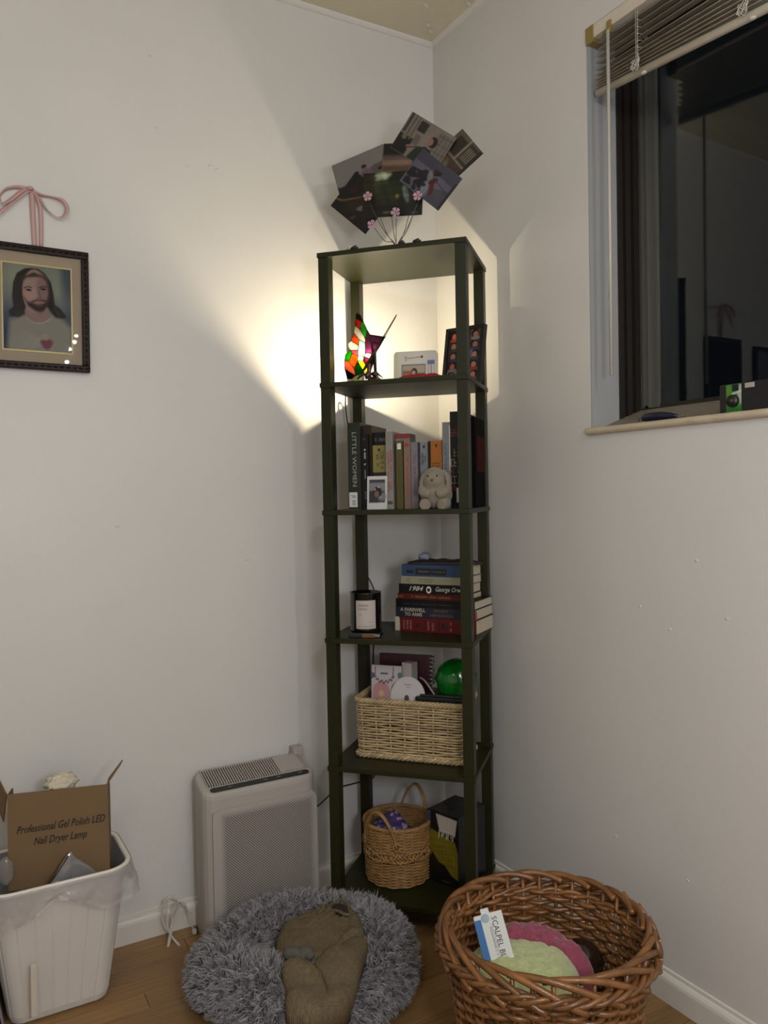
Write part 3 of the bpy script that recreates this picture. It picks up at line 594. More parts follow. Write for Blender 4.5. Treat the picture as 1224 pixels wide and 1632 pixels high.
marks(b4, I_k, (.024, -.0004, .030), DN, UX, .044, .009, 7, seed=26); marks(b4, I_k, (.0135, -.0004, .030), DN, UX, .030, .007, 4, seed=27); m = MB().box((.014, -.0006, .054), (.020, -.0001, .061)); m.build('spine_mark', I_k, b4)
o = B2('dark paper spine below the raised yellow book', .106, .1445, .0935, .012, (50, 44, 40), v=.0945)
b5 = B2('tall off-white book with dense red print on the spine', .147, .166, .195, .125, (168, 162, 152), v=.074); marks(b5, I_r, (.013, -.0003, .098), DN, UX, .10, .006, 22, seed=11); marks(b5, I_r, (.006, -.0003, .095), DN, UX, .10, .006, 20, seed=12); marks(b5, I_gr, (.008, -.0003, .172), DN, UX, .02, .006, 4, seed=13); m = MB().box((.003, -.0006, .012), (.016, -.0001, .020)); m.build('spine_mark', I_ol, b5)
b6 = B2('large book with a red top band behind the narrow spines', .1665, .206, .190, .055, (120, 112, 100), v=.094, spine=(120, 112, 98)); m = MB().box((.0, -.0008, .178), (.0388, -.0001, .190)); m.build('top_band', mat('ink_brick', (120, 38, 34), .5), b6)
b7 = B2('narrow olive green book next to the tall off-white one', .173, .1905, .171, .012, (104, 96, 42), v=.0775); marks(b7, I_ol, (.009, -.0003, .075), DN, UX, .10, .007, 16, seed=14); m = MB().box((.003, -.0006, .150), (.013, -.0001, .165)); m.build('spine_mark', I_w, b7)
b8 = B2('narrow dusty pink book beside the olive green one', .193, .2105, .174, .012, (158, 128, 112), v=.0775); marks(b8, I_r, (.009, -.0003, .08), DN, UX, .10, .005, 20, seed=15); m = MB(); m.ball((.008, -.0003, .160), .005, 8, 6, sc=(1, .1, 1)); m.build('spine_mark', I_r, b8)
b9 = B2('lilac book left of the grey book', .2115, .230, .167, .115, (146, 134, 142), v=.076); sp(b9, 'TELL THE WOLVES', mat('ink_plum', (86, 62, 74), .6), .018, .1, .085, .007, .105); m = MB().box((.006, -.0006, .147), (.012, -.0001, .156)); m.build('spine_mark', I_gr, b9)
B2('very narrow dark grey book between the lilac and blue-grey spines', .2305, .2345, .165, .11, (62, 58, 56), v=.076)
b10 = B2('pale blue-grey book directly left of the orange book', .236, .256, .166, .115, (140, 146, 150), v=.074)
marks(b10, I_k, (.006, -.0004, .122), DN, UX, .030, .0062, 4, seed=24); marks(b10, I_k, (.0135, -.0004, .121), DN, UX, .020, .0045, 5, seed=25); m = MB(); m.ball((.010, -.0003, .081), .008, 12, 8, sc=(1, .06, 1.1)); m.build('spine_portrait', mat('print_brown', (104, 70, 58), .6), b10); m = MB().box((.008, -.0006, .150), (.0125, -.0001, .158)); m.build('spine_mark', I_k, b10)
B2('dark maroon book between the blue-grey and orange spines', .2565, .261, .168, .11, (50, 22, 20), v=.076)
b11 = B2('bright orange book behind the plush rabbit', .262, .291, .168, .118, (188, 112, 28), v=.078); marks(b11, I_k, (.0145, -.0003, .112), (1, 0, 0), (0, 0, 1), .022, .004, 7, seed=21); marks(b11, I_k, (.0145, -.0003, .103), (1, 0, 0), (0, 0, 1), .022, .008, 3, seed=22); marks(b11, I_k, (.0145, -.0003, .092), (1, 0, 0), (0, 0, 1), .022, .010, 3, seed=23); m = MB(); m.ball((.0145, -.0003, .156), .003, 8, 6, sc=(.8, .1, 1.6)); m.build('spine_mark', I_k, b11)
b12 = B2('tall silver book right of the orange book', .292, .312, .213, .135, (156, 158, 158), v=.080, rough=.22); sp(b12, 'NORTHERN', mat('ink_teal', (52, 74, 74), .5), .014, .1, .122, .0085, .075)
m = MB().box((.0172, -.0004, .06), (.0196, .001, .205)); m.build('spine_edge', mat('bright_foil', (200, 200, 200), .2, metal=.6), b12)
b13 = B2('tall black book with red and gold lettering beside the right post', .3125, .348, .238, .15, (14, 13, 14), v=.076)
rr = random.Random(9)
for q, (zc, cc) in enumerate(((.186, (150, 44, 34)), (.160, (150, 118, 62)), (.137, (158, 128, 74)), (.112, (172, 152, 120)), (.090, (146, 44, 34)), (.070, (172, 150, 120)), (.052, (140, 40, 34)))):
    marks(b13, mat('ink_%d' % q, cc, .6), (.009, -.0003, zc), (1, 0, 0), (0, 0, 1), .016, .018, 2, seed=30 + q)
marks(b13, I_w, (.0215, -.0003, .125), DN, UX, .15, .005, 22, seed=44); m = MB().box((.014, -.0008, .014), (.0225, -.0001, .050)); m.build('spine_label', I_w, b13)
b14 = B2('thick black book with a dark red cover at the right end', .3485, .370, .226, .135, (12, 8, 9), v=.105, rough=.85); m = MB().box((.0205, .02, .09), (.0222, .13, .18)); m.build('cover_patch', mat('print_darkred', (58, 14, 13), .85, spec=.1), b14)
# instant photo leaning on the spines
po = T('instant_photo', 'small white-bordered instant photo leaning on the lower book spines', 'photo', .1235, .066, z3)
P = Paint(44, 60, (196, 194, 190)); P.rect(.10, .20, .90, .90, (60, 60, 62), .01).rect(.1, .55, .9, .8, (124, 122, 124), .05).rect(.1, .2, .55, .55, (44, 44, 48), .06).ell(.75, .38, .2, .12, (116, 114, 118), .6).ell(.52, .52, .22, .16, (30, 18, 16), .3).ell(.48, .46, .12, .1, (112, 88, 76), .4).ell(.39, .6, .03, .025, (210, 208, 205), .4).ell(.58, .67, .03, .025, (215, 212, 208), .4).ell(.66, .36, .03, .02, (180, 178, 176), .5)  # the pale dots are lamp glints painted into the picture
P.obj('picture', po, lambda x, yy: ((x - .5) * .053, yy * .006, .0005 + yy * .083), M_print)
MB().prism([(-.0265, 0), (.0265, 0), (.0265, .084), (-.0265, .084)], .0003, .001, F=lambda x, yy, t: (x, t + yy * .0714, yy)).build('backing', mat('photo_paper', (188, 186, 180), .6), po)
# plush rabbit
M_pl = mat('plush_fur', (134, 124, 108), .95, spec=.1, bump=1.0, bscale=260, var=.12, vscale=90, sheen=.3)
pr = T('plush_toy', 'small grey-beige plush rabbit sitting in front of the orange book', 'toy', .284, .040, z3)
m = MB(); m.ball((0, 0, .036), .036, 24, 18, sc=(1.10, .80, 1.0)); m.ball((-.002, -.008, .072), .027, 24, 18, sc=(1.05, .95, 1.1)); 
o = m.build('body', M_pl, pr); md = o.modifiers.new('r', 'REMESH'); md.mode = 'VOXEL'; md.voxel_size = .0022; md.use_smooth_shade = True; o.modifiers.new('s', 'SMOOTH').iterations = 6
for s in (-1, 1):
    MB().tube(smooth_open([(s * .016, -.006, .093), (s * .030, -.012, .078), (s * .034, -.014, .058), (s * .030, -.014, .040)], 4), [.006] + [.0085] * 11 + [.005], 10, flat=.6).build('ear', M_pl, pr)
    MB().tube(smooth_open([(s * .032, -.012, .050), (s * .026, -.030, .040), (s * .008, -.036, .036)], 5), [.010] * 10 + [.007], 10).build('arm', M_pl, pr)
    MB().tube(smooth_open([(s * .026, -.012, .014), (s * .022, -.030, .011), (s * .019, -.038, .011)], 4), [.014] * 8 + [.010], 10).build('leg', M_pl, pr)
    MB().ball((s * .0115 - .002, -.0325, .080), .0022, 8, 6).build('eye', I_k, pr)
MB().ball((-.002, -.037, .070), .0028, 8, 6, sc=(1.3, .7, 1)).build('nose', mat('plush_nose', (96, 80, 70), .8), pr)

# ------------------------------------------------------------- tier 3
z4 = Z[3]
cn = T('candle_jar', 'black glass candle jar with a cream label on the third tier', 'candle', .082, .085, z4)
M_bg = mat('black_glass', (10, 10, 11), .12, spec=.6)
MB().lathe([(.038, .0), (.0405, .003), (.0405, .014), (.040, .106), (.041, .108), (.0385, .108), (.0375, .080), (.0375, .060)], 40).build('jar', M_bg, cn)
MB().lathe([(.0, .060), (.0374, .060)], 32, capb=False).build('wax', mat('wax', (196, 186, 166), .5), cn)
MB().lathe([(.042, 0.0), (.044, .002), (.043, .0055), (.0406, .006)], 40).build('coaster', M_black, cn)
m = MB(); a0, a1 = radians(-109), radians(-35); m.grid(16, 2, lambda u, v: (.0409 * cos(a0 + (a1 - a0) * u), .0409 * sin(a0 + (a1 - a0) * u), .018 + v * .072)); lbl = m.build('label', mat('cream_label', (178, 168, 160), .6), cn)
def wrap(o, r=.0412):
    for v in o.data.vertices: a = radians(-72) + v.co.x / r; z = v.co.z; v.co = Vector((r * cos(a), r * sin(a), z))
    return o
I_lab = mat('label_ink', (74, 66, 58), .6)
wrap(text('JASMINE', cn, I_lab, (-.006, 0, .077), (1, 0, 0), (0, 0, 1), .0052, .026)); wrap(text('SANTAL', cn, I_lab, (-.0075, 0, .068), (1, 0, 0), (0, 0, 1), .0052, .023)); wrap(marks(cn, I_lab, (-.013, 0, .0545), (1, 0, 0), (0, 0, 1), .010, .0022, 5)); wrap(marks(cn, I_lab, (.0, 0, .024), (1, 0, 0), (0, 0, 1), .040, .0018, 18)); wrap(marks(cn, I_lab, (.013, 0, .035), (1, 0, 0), (0, 0, 1), .012, .0016, 6))
m = MB(); lt = T('pocket_knife', 'small wood and black pocket knife lying in front of the candle', 'knife', .092, .024, z4, rot=.15)
MB().box((-.034, -.006, 0), (.002, .006, .011), bev=.002).build('black_grip', M_black, lt); MB().box((-.002, -.0058, .0005), (.032, .0058, .0105), bev=.002).build('wood_grip', mat('knife_wood', (104, 68, 30), .4, var=.2, vscale=30), lt); MB().box((.030, -.0045, .002), (.044, .0045, .0095), bev=.001).build('metal_tip', mat('steel', (150, 146, 140), .25, metal=.9), lt)
G3 = 'books stacked on the third tier'; a3 = -.182
# flat books: local x along the spine, y depth, z thickness
def B3(label, u, v, z, w, h, d, col, da=0, **k): return book(label, w, h, d, col, flat=True, loc=S(u, v, z), rot=a3 + da, group=G3, **k)
XX = (1, 0, 0); ZZ = (0, 0, 1)
zz = z4; c1 = B3('thick dark red book at the bottom of the stack', .142, .148, zz, .036, .226, .128, (112, 26, 26))
m = MB(); m.box((0, -.0008, .0), (.012, 0, .036)); 
for i in range(8): m.add([(.012, -.0008, .004 * i), (.0155, -.0008, .004 * i + .002), (.012, -.0008, .004 * i + .004)], [(0, 1, 2)])
m.build('spine_edge', mat('cream_edge', (180, 170, 150), .6), c1)
for x, s, n in ((.026, 1, 5), (.036, 2, 6), (.045, 3, 5), (.095, 4, 6), (.108, 5, 6), (.158, 6, 3)): marks(c1, mat('ink_pinkish', (172, 120, 108), .6), (x, -.0004, .016), DN, UX, .024, .005, n, seed=50 + s)
for x, w, h in ((.066, .008, .006), (.141, .008, .008)): m = MB(); m.ball((x, -.0002, .017), w, 10, 6, sc=(1, .05, h / w)); m.build('spine_mark', mat('ink_darkred', (50, 10, 12), .6), c1)
for xx in (.084, .122): MB().box((xx, -.0008, .004), (xx + .005, 0, .031)).build('spine_bar', mat('ink_darkred', (50, 10, 12), .6), c1)
zz += .0362; c2 = B3('navy blue book titled A Farewell to Arms', .143, .150, zz, .0258, .222, .130, (44, 46, 62)); tn = mat('ink_cream', (168, 154, 132), .6)
text('A FAREWELL', c2, tn, (.050, -.0002, .0190), XX, ZZ, .0088, .072, bold=.03); text('TO ARMS', c2, tn, (.052, -.0002, .0072), XX, ZZ, .0088, .050, bold=.03); text('ERNEST', c2, mat('ink_brownish', (112, 88, 70), .6), (.130, -.0002, .0190), XX, ZZ, .0068, .040); text('HEMINGWAY', c2, MATS['ink_brownish'], (.132, -.0002, .0072), XX, ZZ, .0068, .066)
m = MB().box((.2215, .0, .0), (.2227, .012, .0215)); m.build('red_edge', mat('ink_coral', (158, 62, 54), .6), c2)
zz += .026; c3 = B3('plain black book above the navy blue book', .144, .150, zz, .0212, .220, .130, (14, 15, 15)); marks(c3, mat('ink_dim', (46, 52, 48), .6), (.09, -.0004, .009), XX, ZZ, .14, .003, 26, seed=61)
zz += .0215; c4 = B3('red book with gold print directly below the 1984 book', .151, .146, zz, .0147, .190, .115, (98, 22, 16)); marks(c4, I_g, (.095, -.0004, .007), XX, ZZ, .11, .004, 22, seed=62); marks(c4, I_g, (.010, -.0004, .007), XX, ZZ, .012, .005, 3, seed=63)
zz += .015; c5 = B3('black book with white handwritten 1984 title', .154, .146, zz, .0243, .186, .112, (18, 17, 18)); text('1984', c5, I_w, (.047, -.0002, .0125), XX, ZZ, .0125, .040, shear=.35); text('George Orwell', c5, I_w, (.144, -.0002, .0125), XX, ZZ, .0120, .082, shear=.35)
m = MB(); m.ball((.0855, -.0002, .0105), .0075, 16, 8, sc=(1, .06, 1.25)); m.build('eye_badge', I_w, c5); m = MB(); m.ball((.0855, -.0006, .0108), .0045, 12, 8, sc=(1, .08, 1)); m.build('eye_pupil', I_k, c5)
zz += .0246; c6 = B3('pale green-cream book under the thick blue book', .160, .146, zz, .0198, .182, .112, (172, 172, 140)); text('THE HISTORY', c6, I_ol, (.072, -.0002, .0120), XX, ZZ, .0034, .045); text('OF OUR WORLD', c6, I_ol, (.072, -.0002, .0062), XX, ZZ, .0034, .040); marks(c6, I_gr, (.128, -.0004, .009), XX, ZZ, .022, .002, 9, seed=65); marks(c6, I_r, (.020, -.0004, .009), XX, ZZ, .016, .009, 3, seed=66)
zz += .020; c7 = B3('thick blue book on top of the stack', .163, .146, zz, .0293, .178, .112, (58, 84, 122)); m = MB().box((.040, -.0008, .0045), (.083, 0, .0205)); m.box((.0845, -.0008, .0045), (.126, 0, .0205)); m.box((.0135, -.0008, .008), (.034, 0, .0155)); m.build('spine_panel', I_k, c7)
marks(c7, I_gr, (.062, -.0012, .0125), XX, ZZ, .034, .004, 9, seed=67); marks(c7, I_gr, (.105, -.0012, .0125), XX, ZZ, .034, .004, 9, seed=68); MB().box((0, .001, .0288), (.177, .111, .0303)).build('top_cover', mat('dark_cover', (36, 34, 34), .35), c7)
zz += .0306; ln = thing('sunglasses_pouch', 'dark crumpled pouch with a grey knot on top of the book stack', 'pouch', S(.250, .19, zz), -SA)
m = blob([(-.075, -.03), (-.02, -.035), (.05, -.03), (.10, -.02), (.115, .015), (.06, .03), (-.02, .032), (-.07, .02)], (0, 0), lambda x, y: .0, .010, lambda x, y, t: .004 * nz(x, y, 0, 40)); m.build('pouch', mat('dark_fabric', (38, 34, 32), .6), ln)
m = MB().ball((-.035, -.004, .017), .011, 14, 10, sc=(1.4, 1, 1), fn=lambda d: 1 + .25 * sin(5 * d.x + 2) * cos(6 * d.y)); m.build('knot', mat('grey_silk', (128, 130, 140), .35, bump=.5), ln)

# ------------------------------------------------------------- wicker
def wicker(parent, path, r_in, hgt, taper, nst, nrows, rr_, amp, ms, z0=.006, zt=None, join=False, stake_r=.002, seg=6, skip=(), jit=.0):
    """path(s)-> (x,y,nx,ny) on the unit outline; scale grows with height"""
    zt = zt or hgt; n = nst * seg; R = random.Random(2)
    def P(s, z, off):
        x, y, nx, ny = path(s); k = 1 + taper * (z / hgt - 1)
        return (x * k + nx * off, y * k + ny * off, z)
    J = MB()
    for j in range(nrows):
        z = z0 + (zt - z0) * j / max(1, nrows - 1); ph = pi * (j % 2)
        if any(a < z < b_ for a, b_ in skip): continue
        m = J if join else MB(); jj = R.random() * 6
        m.tube([P(i / n, z + jit * sin(i * .35 + jj), amp * cos(pi * nst * i / n + ph)) for i in range(n)], rr_ * (1 + .15 * R.uniform(-1, 1)), 5, closed=True)
        if not join: m.build('weaver', ms, parent)
    if join: J.build('weave', ms, parent, kind='stuff')
    J = MB()
    for k in range(nst):
        m = MB(); pts = [P(k / nst, z, 0) for z in np.linspace(.002, hgt, 5)]; (J if join else m).tube(pts, stake_r, 5)
        if not join: m.build('stake', ms, parent)
    if join: J.build('stakes', ms, parent, kind='stuff')
    return P
def circ(r): return lambda s: (r * cos(2 * pi * s), r * sin(2 * pi * s), cos(2 * pi * s), sin(2 * pi * s))
def rrect(w, d, r):
    a, c = w / 2 - r, d / 2 - r; L = [2 * a, pi * r / 2, 2 * c, pi * r / 2] * 2; L = [2 * a, pi * r / 2, 2 * c, pi * r / 2, 2 * a, pi * r / 2, 2 * c, pi * r / 2]; T_ = sum(L)
    def f(s):
        t = (s % 1) * T_
        for i, l in enumerate(L):
            if t <= l or i == 7: break
            t -= l
        if i == 0: return (-a + t, -d / 2, 0, -1)
        if i == 2: return (w / 2, -c + t, 1, 0)
        if i == 4: return (a - t, d / 2, 0, 1)
        if i == 6: return (-w / 2, c - t, -1, 0)
        cx, cy, b0 = {1: (a, -c, -pi / 2), 3: (a, c, 0), 5: (-a, c, pi / 2), 7: (-a, -c, pi)}[i]; an = b0 + t / r
        return (cx + r * cos(an), cy + r * sin(an), cos(an), sin(an))
    return f
def rope(parent, pf, z, R_, r, nstr, turns, ms, n=160, name='rim_strand', flat=1.0):
    for k in range(nstr):
        pts = []
        for i in range(n):
            s = i / n; x, y, nx, ny = pf(s); a = 2 * pi * (turns * s + k / nstr); pts.append((x + nx * R_ * cos(a), y + ny * R_ * cos(a), z + R_ * sin(a) * flat))
        MB().tube(pts, r, 6, closed=True).build(name, ms, parent)
M_straw = mat('straw_wicker', (172, 150, 112), .5, spec=.4, var=.25, vscale=40, rnd=.18, bump=.3, bscale=200)
z5 = Z[4]
w4 = T('wicker_basket', 'rectangular straw coloured wicker basket on the fourth tier', 'basket', .192, .158, z5, rot=-.03)
pf4 = rrect(.288, .150, .018)
wicker(w4, pf4, 0, .148, .035, 22, 19, .0030, .0022, M_straw, z0=.016, zt=.138, stake_r=.0022, seg=6, jit=.0006)
rope(w4, pf4, .148, .0042, .0042, 3, 26, M_straw, n=300); rope(w4, rrect(.286, .148, .018), .007, .004, .0038, 3, 24, M_straw, n=280, name='base_strand')
MB().box((-.138, -.069, .002), (.138, .069, .006)).build('base', M_straw, w4)
# contents
def T4(name, label, cat, u, v, z, rot=0, tilt=0): return thing(name, label, cat, S(u, v, z5 + z), rot=(tilt, 0, -SA + rot))
cardp = T4('greeting_card', 'white card with pink and orange shapes at the left of the straw basket', 'card', .121, .118, .098, rot=-.04, tilt=-.08)
P = Paint(56, 80, (176, 172, 172)); P.ell(.33, .47, .30, .22, (176, 130, 132), .05).ell(.33, .46, .09, .06, (190, 164, 120), .4).ell(.92, .56, .25, .15, (158, 98, 48), .06).ell(.02, .80, .09, .06, (90, 92, 122), .1).ell(.95, .82, .08, .06, (84, 118, 100), .2).poly([(0, 0), (1, .12), (1, .24), (.3, .2), (0, .16)], (142, 142, 150), .02)
pts = [(.12, .97)]
for i in range(8): a = pi + pi * i / 7; pts += [(.42 + .30 * cos(a), .84 + .13 * sin(a)), (.42 + .34 * cos(a + .2), .82 + .17 * sin(a + .2))]
P.line(pts[:-1] + [(.74, .97)], .025, (104, 34, 46), .015); P.rect(.3, .83, .55, .86, (70, 60, 66), .02)
P.obj('picture', cardp, lambda x, yy: ((x - .5) * .082, 0, yy * .135), M_matte); MB().box((-.041, .0003, 0), (.041, .003, .135)).build('card_back', mat('card_white', (186, 182, 180), .6), cardp)
nb = T4('notebook', 'maroon spiral bound notebook standing at the back of the straw basket', 'notebook', .16, .165, .02, rot=-.05); MB().box((-.070, 0, 0), (.072, .012, .236), bev=.001).build('cover', mat('maroon_cover', (52, 14, 24), .35), nb)
m = MB()
for i in range(7):
    z = .232 - i * .011; m.tube([(.072 + .008 * cos(a), .006 + .009 * sin(a), z - a * .0004) for a in np.linspace(0, 2 * pi, 12)], .0016, 5)
m.build('spiral_binding', mat('chrome_wire', (176, 174, 172), .2, metal=.9), nb)
wb = T4('small_box', 'small white box standing behind the round white disc', 'box', .178, .135, .04, rot=-.35); MB().box((-.020, 0, 0), (.010, .028, .200), bev=.001).build('box_body', mat('box_white', (184, 172, 168), .6), wb); MB().box((.0102, .001, .001), (.0108, .027, .199)).build('printed_side', mat('box_greyprint', (146, 142, 140), .6), wb)
ds = T4('ribbon_spool', 'round white cardboard spool in the front of the straw basket', 'spool', .182, .113, .154, rot=-.05, tilt=-.1)
m = MB(); ring = [(.047 * cos(a), .055 * sin(a)) for a in np.linspace(0, 2 * pi, 48, endpoint=False)]; m.prism(ring, 0, .004, F=lambda x, yy, t: (x, t, yy)); fixn(m.build('disc', mat('spool_white', (190, 184, 182), .6), ds))
m = MB(); m.prism([(.0065 * cos(a) , .011 * sin(a)) for a in np.linspace(0, 2 * pi, 20, endpoint=False)], -.0006, .0001, F=lambda x, yy, t: (x - .003, t, yy - .003)); fixn(m.build('hub_hole', mat('kraft_dark', (86, 60, 40), .8), ds))
marks(ds, I_gr, (.0, -.0006, .034), XX, ZZ, .02, .003, 7, seed=71); marks(ds, I_gr, (.0, -.0006, .028), XX, ZZ, .012, .002, 5, seed=72)
st_ = T4('cable_strip', 'pale grey plastic strip sloping down beside the white spool', 'strip', .232, .12, .178); m = MB().tube(smooth_open([(-.018, 0, .030), (-.004, -.004, .022), (.012, -.006, .002), (.022, -.006, -.014)], 5), .0045, 6, flat=.35); m.build('strip', mat('grey_strip', (138, 126, 116), .4), st_)
bk_ = T4('black_case', 'flat black case lying across the front of the straw basket', 'case', .268, .124, .142, rot=-.04); m = MB(); m.box((-.062, -.026, 0), (.064, .040, .020), bev=.002); m.box((-.052, -.020, .019), (.060, .036, .026), bev=.002); m.build('case', M_black, bk_)
gb = T4('glass_skull', 'green glass ball shaped ornament at the right of the straw basket', 'ornament', .298, .165, .196)
def skull(d): return 1 + .05 * nz(d.x, d.y, d.z, 4, 3) - (.06 if (abs(d.z + .25) < .2 and d.y < 0) else 0) * abs(sin(9 * d.x))
MB().ball((0, 0, 0), .054, 40, 28, sc=(1, 1, 1.0), fn=skull).build('glass_body', mat('green_glass', (14, 120, 34), .12, trans=.35, spec=.6, bump=.5, bscale=60), gb)
MB().tube([(0, 0, -.05), (0, 0, -.075)], .024, 16).build('neck', MATS['green_glass'], gb)

# ------------------------------------------------------------- tier 5: round basket, art box
z6 = Z[5]
M_wk = mat('honey_wicker', (150, 112, 66), .45, spec=.45, var=.3, vscale=50, bump=.3, bscale=200)
rb = T('round_basket', 'small round honey coloured wicker basket with two looped handles on the bottom tier', 'basket', .136, .152, z6)
P5 = wicker(rb, circ(.087), 0, .150, .05, 26, 38, .0021, .0017, M_wk, z0=.005, zt=.147, join=True, stake_r=.0016, seg=5, skip=((.066, .096),))
for k in range(6):
    pts = [( (.087 + .004 * cos(2 * a * 9 + k * pi)) * cos(a) * .978, (.087 + .004 * cos(2 * a * 9 + k * pi)) * sin(a) * .978, 0.081 + .012 * sin(a * 9 + k * pi / 3)) for a in np.linspace(0, 2 * pi, 200, endpoint=False)]
    MB().tube(pts, .0026, 6, closed=True).build('braid_strand', M_wk, rb)
MB().lathe([(.083, .065), (.083, .097)], 40, capb=False).build('band_shade', mat('wicker_shade', (92, 66, 38), .8), rb)  # dark sleeve: shade behind the open braid put into its colour
rope(rb, circ(.087), .152, .0028, .003, 3, 22, M_wk, n=220); MB().lathe([(.0, .004), (.082, .004)], 32, capb=False).build('base', M_wk, rb)
for a, lab in ((radians(-108), 0), (radians(72), 1)):
    for kk in (0, 1):
        pts = []
        for t in np.linspace(0, 1, 22):
            an = a + (t - .5) * 1.15; out = .094 - .006 * kk; pts.append((out * cos(an), out * sin(an), .116 + (.098 if lab else .082) * sin(pi * t) ** .8 * (1) + (.0 if 0 < t < 1 else -.01)))
        MB().tube(smooth_open(pts, 2), .0032, 7).build('handle_rod', M_wk, rb)
    for t in (0, 1):
        an = a + (t - .5) * 1.15; m = MB(); m.tube([(.0945 * cos(an + .09 * cos(q)), .0945 * sin(an + .09 * cos(q)), .114 + .010 * sin(q)) for q in np.linspace(0, 2 * pi, 14)], .0026, 6); m.build('handle_loop', M_wk, rb)
M_pur = mat('purple_floral', (66, 48, 92), .6)
def pf_(x, y, t): return .006 * nz(x, y, 0, 35) + .003 * nz(x, y, 0, 90)
P = None
pp = T('cloth_bundle', 'purple floral cloth bundle inside the small round basket', 'cloth', .128, .125, z6)
m = blob([(-.055, -.03), (-.01, -.042), (.045, -.035), (.058, 0), (.035, .035), (-.02, .04), (-.055, .02)], (0, 0), lambda x, y: .110 + .0, .050, lambda x, y, t: pf_(x, y, t) + (.022 * max(0, 1 - ((x + .0) ** 2 + (y - .01) ** 2) ** .5 / .03))); o = m.build('bundle', M_pur, pp)
nt = M_pur.node_tree; vt = nt.nodes.new('ShaderNodeTexVoronoi'); vt.inputs['Scale'].default_value = 75; tc = nt.nodes.new('ShaderNodeTexCoord'); nt.links.new(tc.outputs['Object'], vt.inputs['Vector']); cr = nt.nodes.new('ShaderNodeValToRGB'); cr.color_ramp.elements[0].position = .25; cr.color_ramp.elements[0].color = (*lin((150, 132, 150)), 1); cr.color_ramp.elements[1].position = .42; cr.color_ramp.elements[1].color = (*lin((58, 42, 88)), 1); nt.links.new(vt.outputs[0], cr.inputs[0]); nt.links.new(cr.outputs[0], nt.nodes['Principled BSDF'].inputs['Base Color'])
ab = T('art_box', 'black box printed with a white tassel over a yellow shape on the bottom tier', 'box', .219, .150, z6, rot=-.43)
aw, ad, ah = .099, .12, .185
MB().box((0, 0, 0), (aw, ad, ah), bev=.0015).build('box_body', mat('box_black', (17, 17, 18), .3), ab)
MB().box((.001, .001, ah), (aw - .001, ad, ah + .001)).build('box_top', mat('box_black_gloss', (24, 25, 26), .2, bump=.6, bscale=25), ab)
P = Paint(90, 160, (17, 17, 17)); P.poly([(.02, .30), (.0, .66), (.1, .74), (.5, .70), (.9, .64), (1, .50), (1, .12), (.92, .13), (.75, .17), (.55, .28), (.35, .30), (.15, .42)], (112, 98, 26), .02).noise(.16, 16, 3)
P.poly([(.28, .98), (.98, .96), (.9, .72), (.84, .74), (.40, .74)], (178, 168, 156), .012)
for i in range(7): x = .40 + i * .075; P.line([(x, .76), (x - .03 + .03 * (i % 2), .66 + .02 * (i % 3))], .03, (186, 178, 166), .015)
for i in range(6): P.line([(.35 + i * .1, .97), (.42 + i * .08, .76)], .008, (140, 130, 124), .01)
for i in range(7): P.line([(.08 + i * .08, .45 - i * .03), (.6 + i * .05, .55 - i * .05)], .012, (78, 68, 16), .02, .6)
P.rect(.0, .72, .10, 1, (62, 68, 84), .02); P.ell(.6, .05, .16, .012, (60, 60, 62), .5)
P.obj('front_print', ab, lambda x, yy: (.001 + x * (aw - .002), -.0004, .001 + yy * (ah - .002)), M_print)

# ============================================================= AIR PURIFIER
M_pu = mat('purifier_shell', (170, 162, 154), .5, spec=.35); M_dark = mat('dark_glossy_strip', (22, 21, 22), .15, spec=.6)
px0, px1, py0, py1, ph_ = -.790, -.487, -.128, -.022, .400
SL = .30
def zs_(y): return (y - D2) * SL
pu_ = thing('air_purifier', 'beige grey air purifier with perforated front standing against the left wall', 'air purifier', ((px0 + px1) / 2, (py0 + py1) / 2, 0)); W2, D2 = (px1 - px0) / 2, (py1 - py0) / 2
path = rrect(W2 * 2, D2 * 2, .030)
def ringz(m, z, inset, n=64): return [(path(i / n)[0] - path(i / n)[2] * inset, path(i / n)[1] - path(i / n)[3] * inset, z) for i in range(n)]
def shell(levels, n=64, cap=True):
    m = MB(); vs = []
    for z, ins in levels: vs += [(x, y, z + (zs_(y) if z > .3 else 0)) for x, y, z in ringz(m, z, ins, n)]
    fs = [(j * n + i, j * n + (i + 1) % n, (j + 1) * n + (i + 1) % n, (j + 1) * n + i) for j in range(len(levels) - 1) for i in range(n)]
    if cap: fs.append(tuple((len(levels) - 1) * n + i for i in range(n)))
    fs.append(tuple(reversed(range(n)))); m.add(vs, fs, 0, False); return m
o = shell([(0.0, .002), (.004, 0), (.386, 0), (.3945, .0015), (.399, .005), (.400, .010)]).build('housing', M_pu, pu_)
fy = -D2 - .0005
m = MB(); ol = rrect(W2 * 2 - .024, .316, .012); m.prism([(ol(i / 48)[0] + .007, ol(i / 48)[1] + .172) for i in range(48)], fy - .0035, fy + .002, F=lambda x, yy, t: (x, t, yy)); fixn(m.build('front_cover', M_pu, pu_))
m = MB(); M_hole_shade = mat('purifier_hole_shade', (52, 46, 42), .9); hx0, hx1, hz0, hz1 = -W2 + .040, W2 - .014, .030, .318; sp_ = .0066; j = 0; z = hz0
while z < hz1:
    x = hx0 + (sp_ / 2 if j % 2 else 0)
    while x < hx1:
        e = min(x - hx0, hx1 - x, hz1 - z) / .012; r_ = 0.00185 * min(1, .45 + .55 * e)
        m.add([(x + r_ * cos(a), fy - .0037, z + r_ * sin(a)) for a in [k * pi / 3 for k in range(6)]], [tuple(range(6))]); x += sp_
    z += sp_ / 2; j += 1
m.build('perforation_dots', M_hole_shade, pu_, kind='stuff')  # flat dark discs; the shade inside the holes is put into their colour
m = MB()
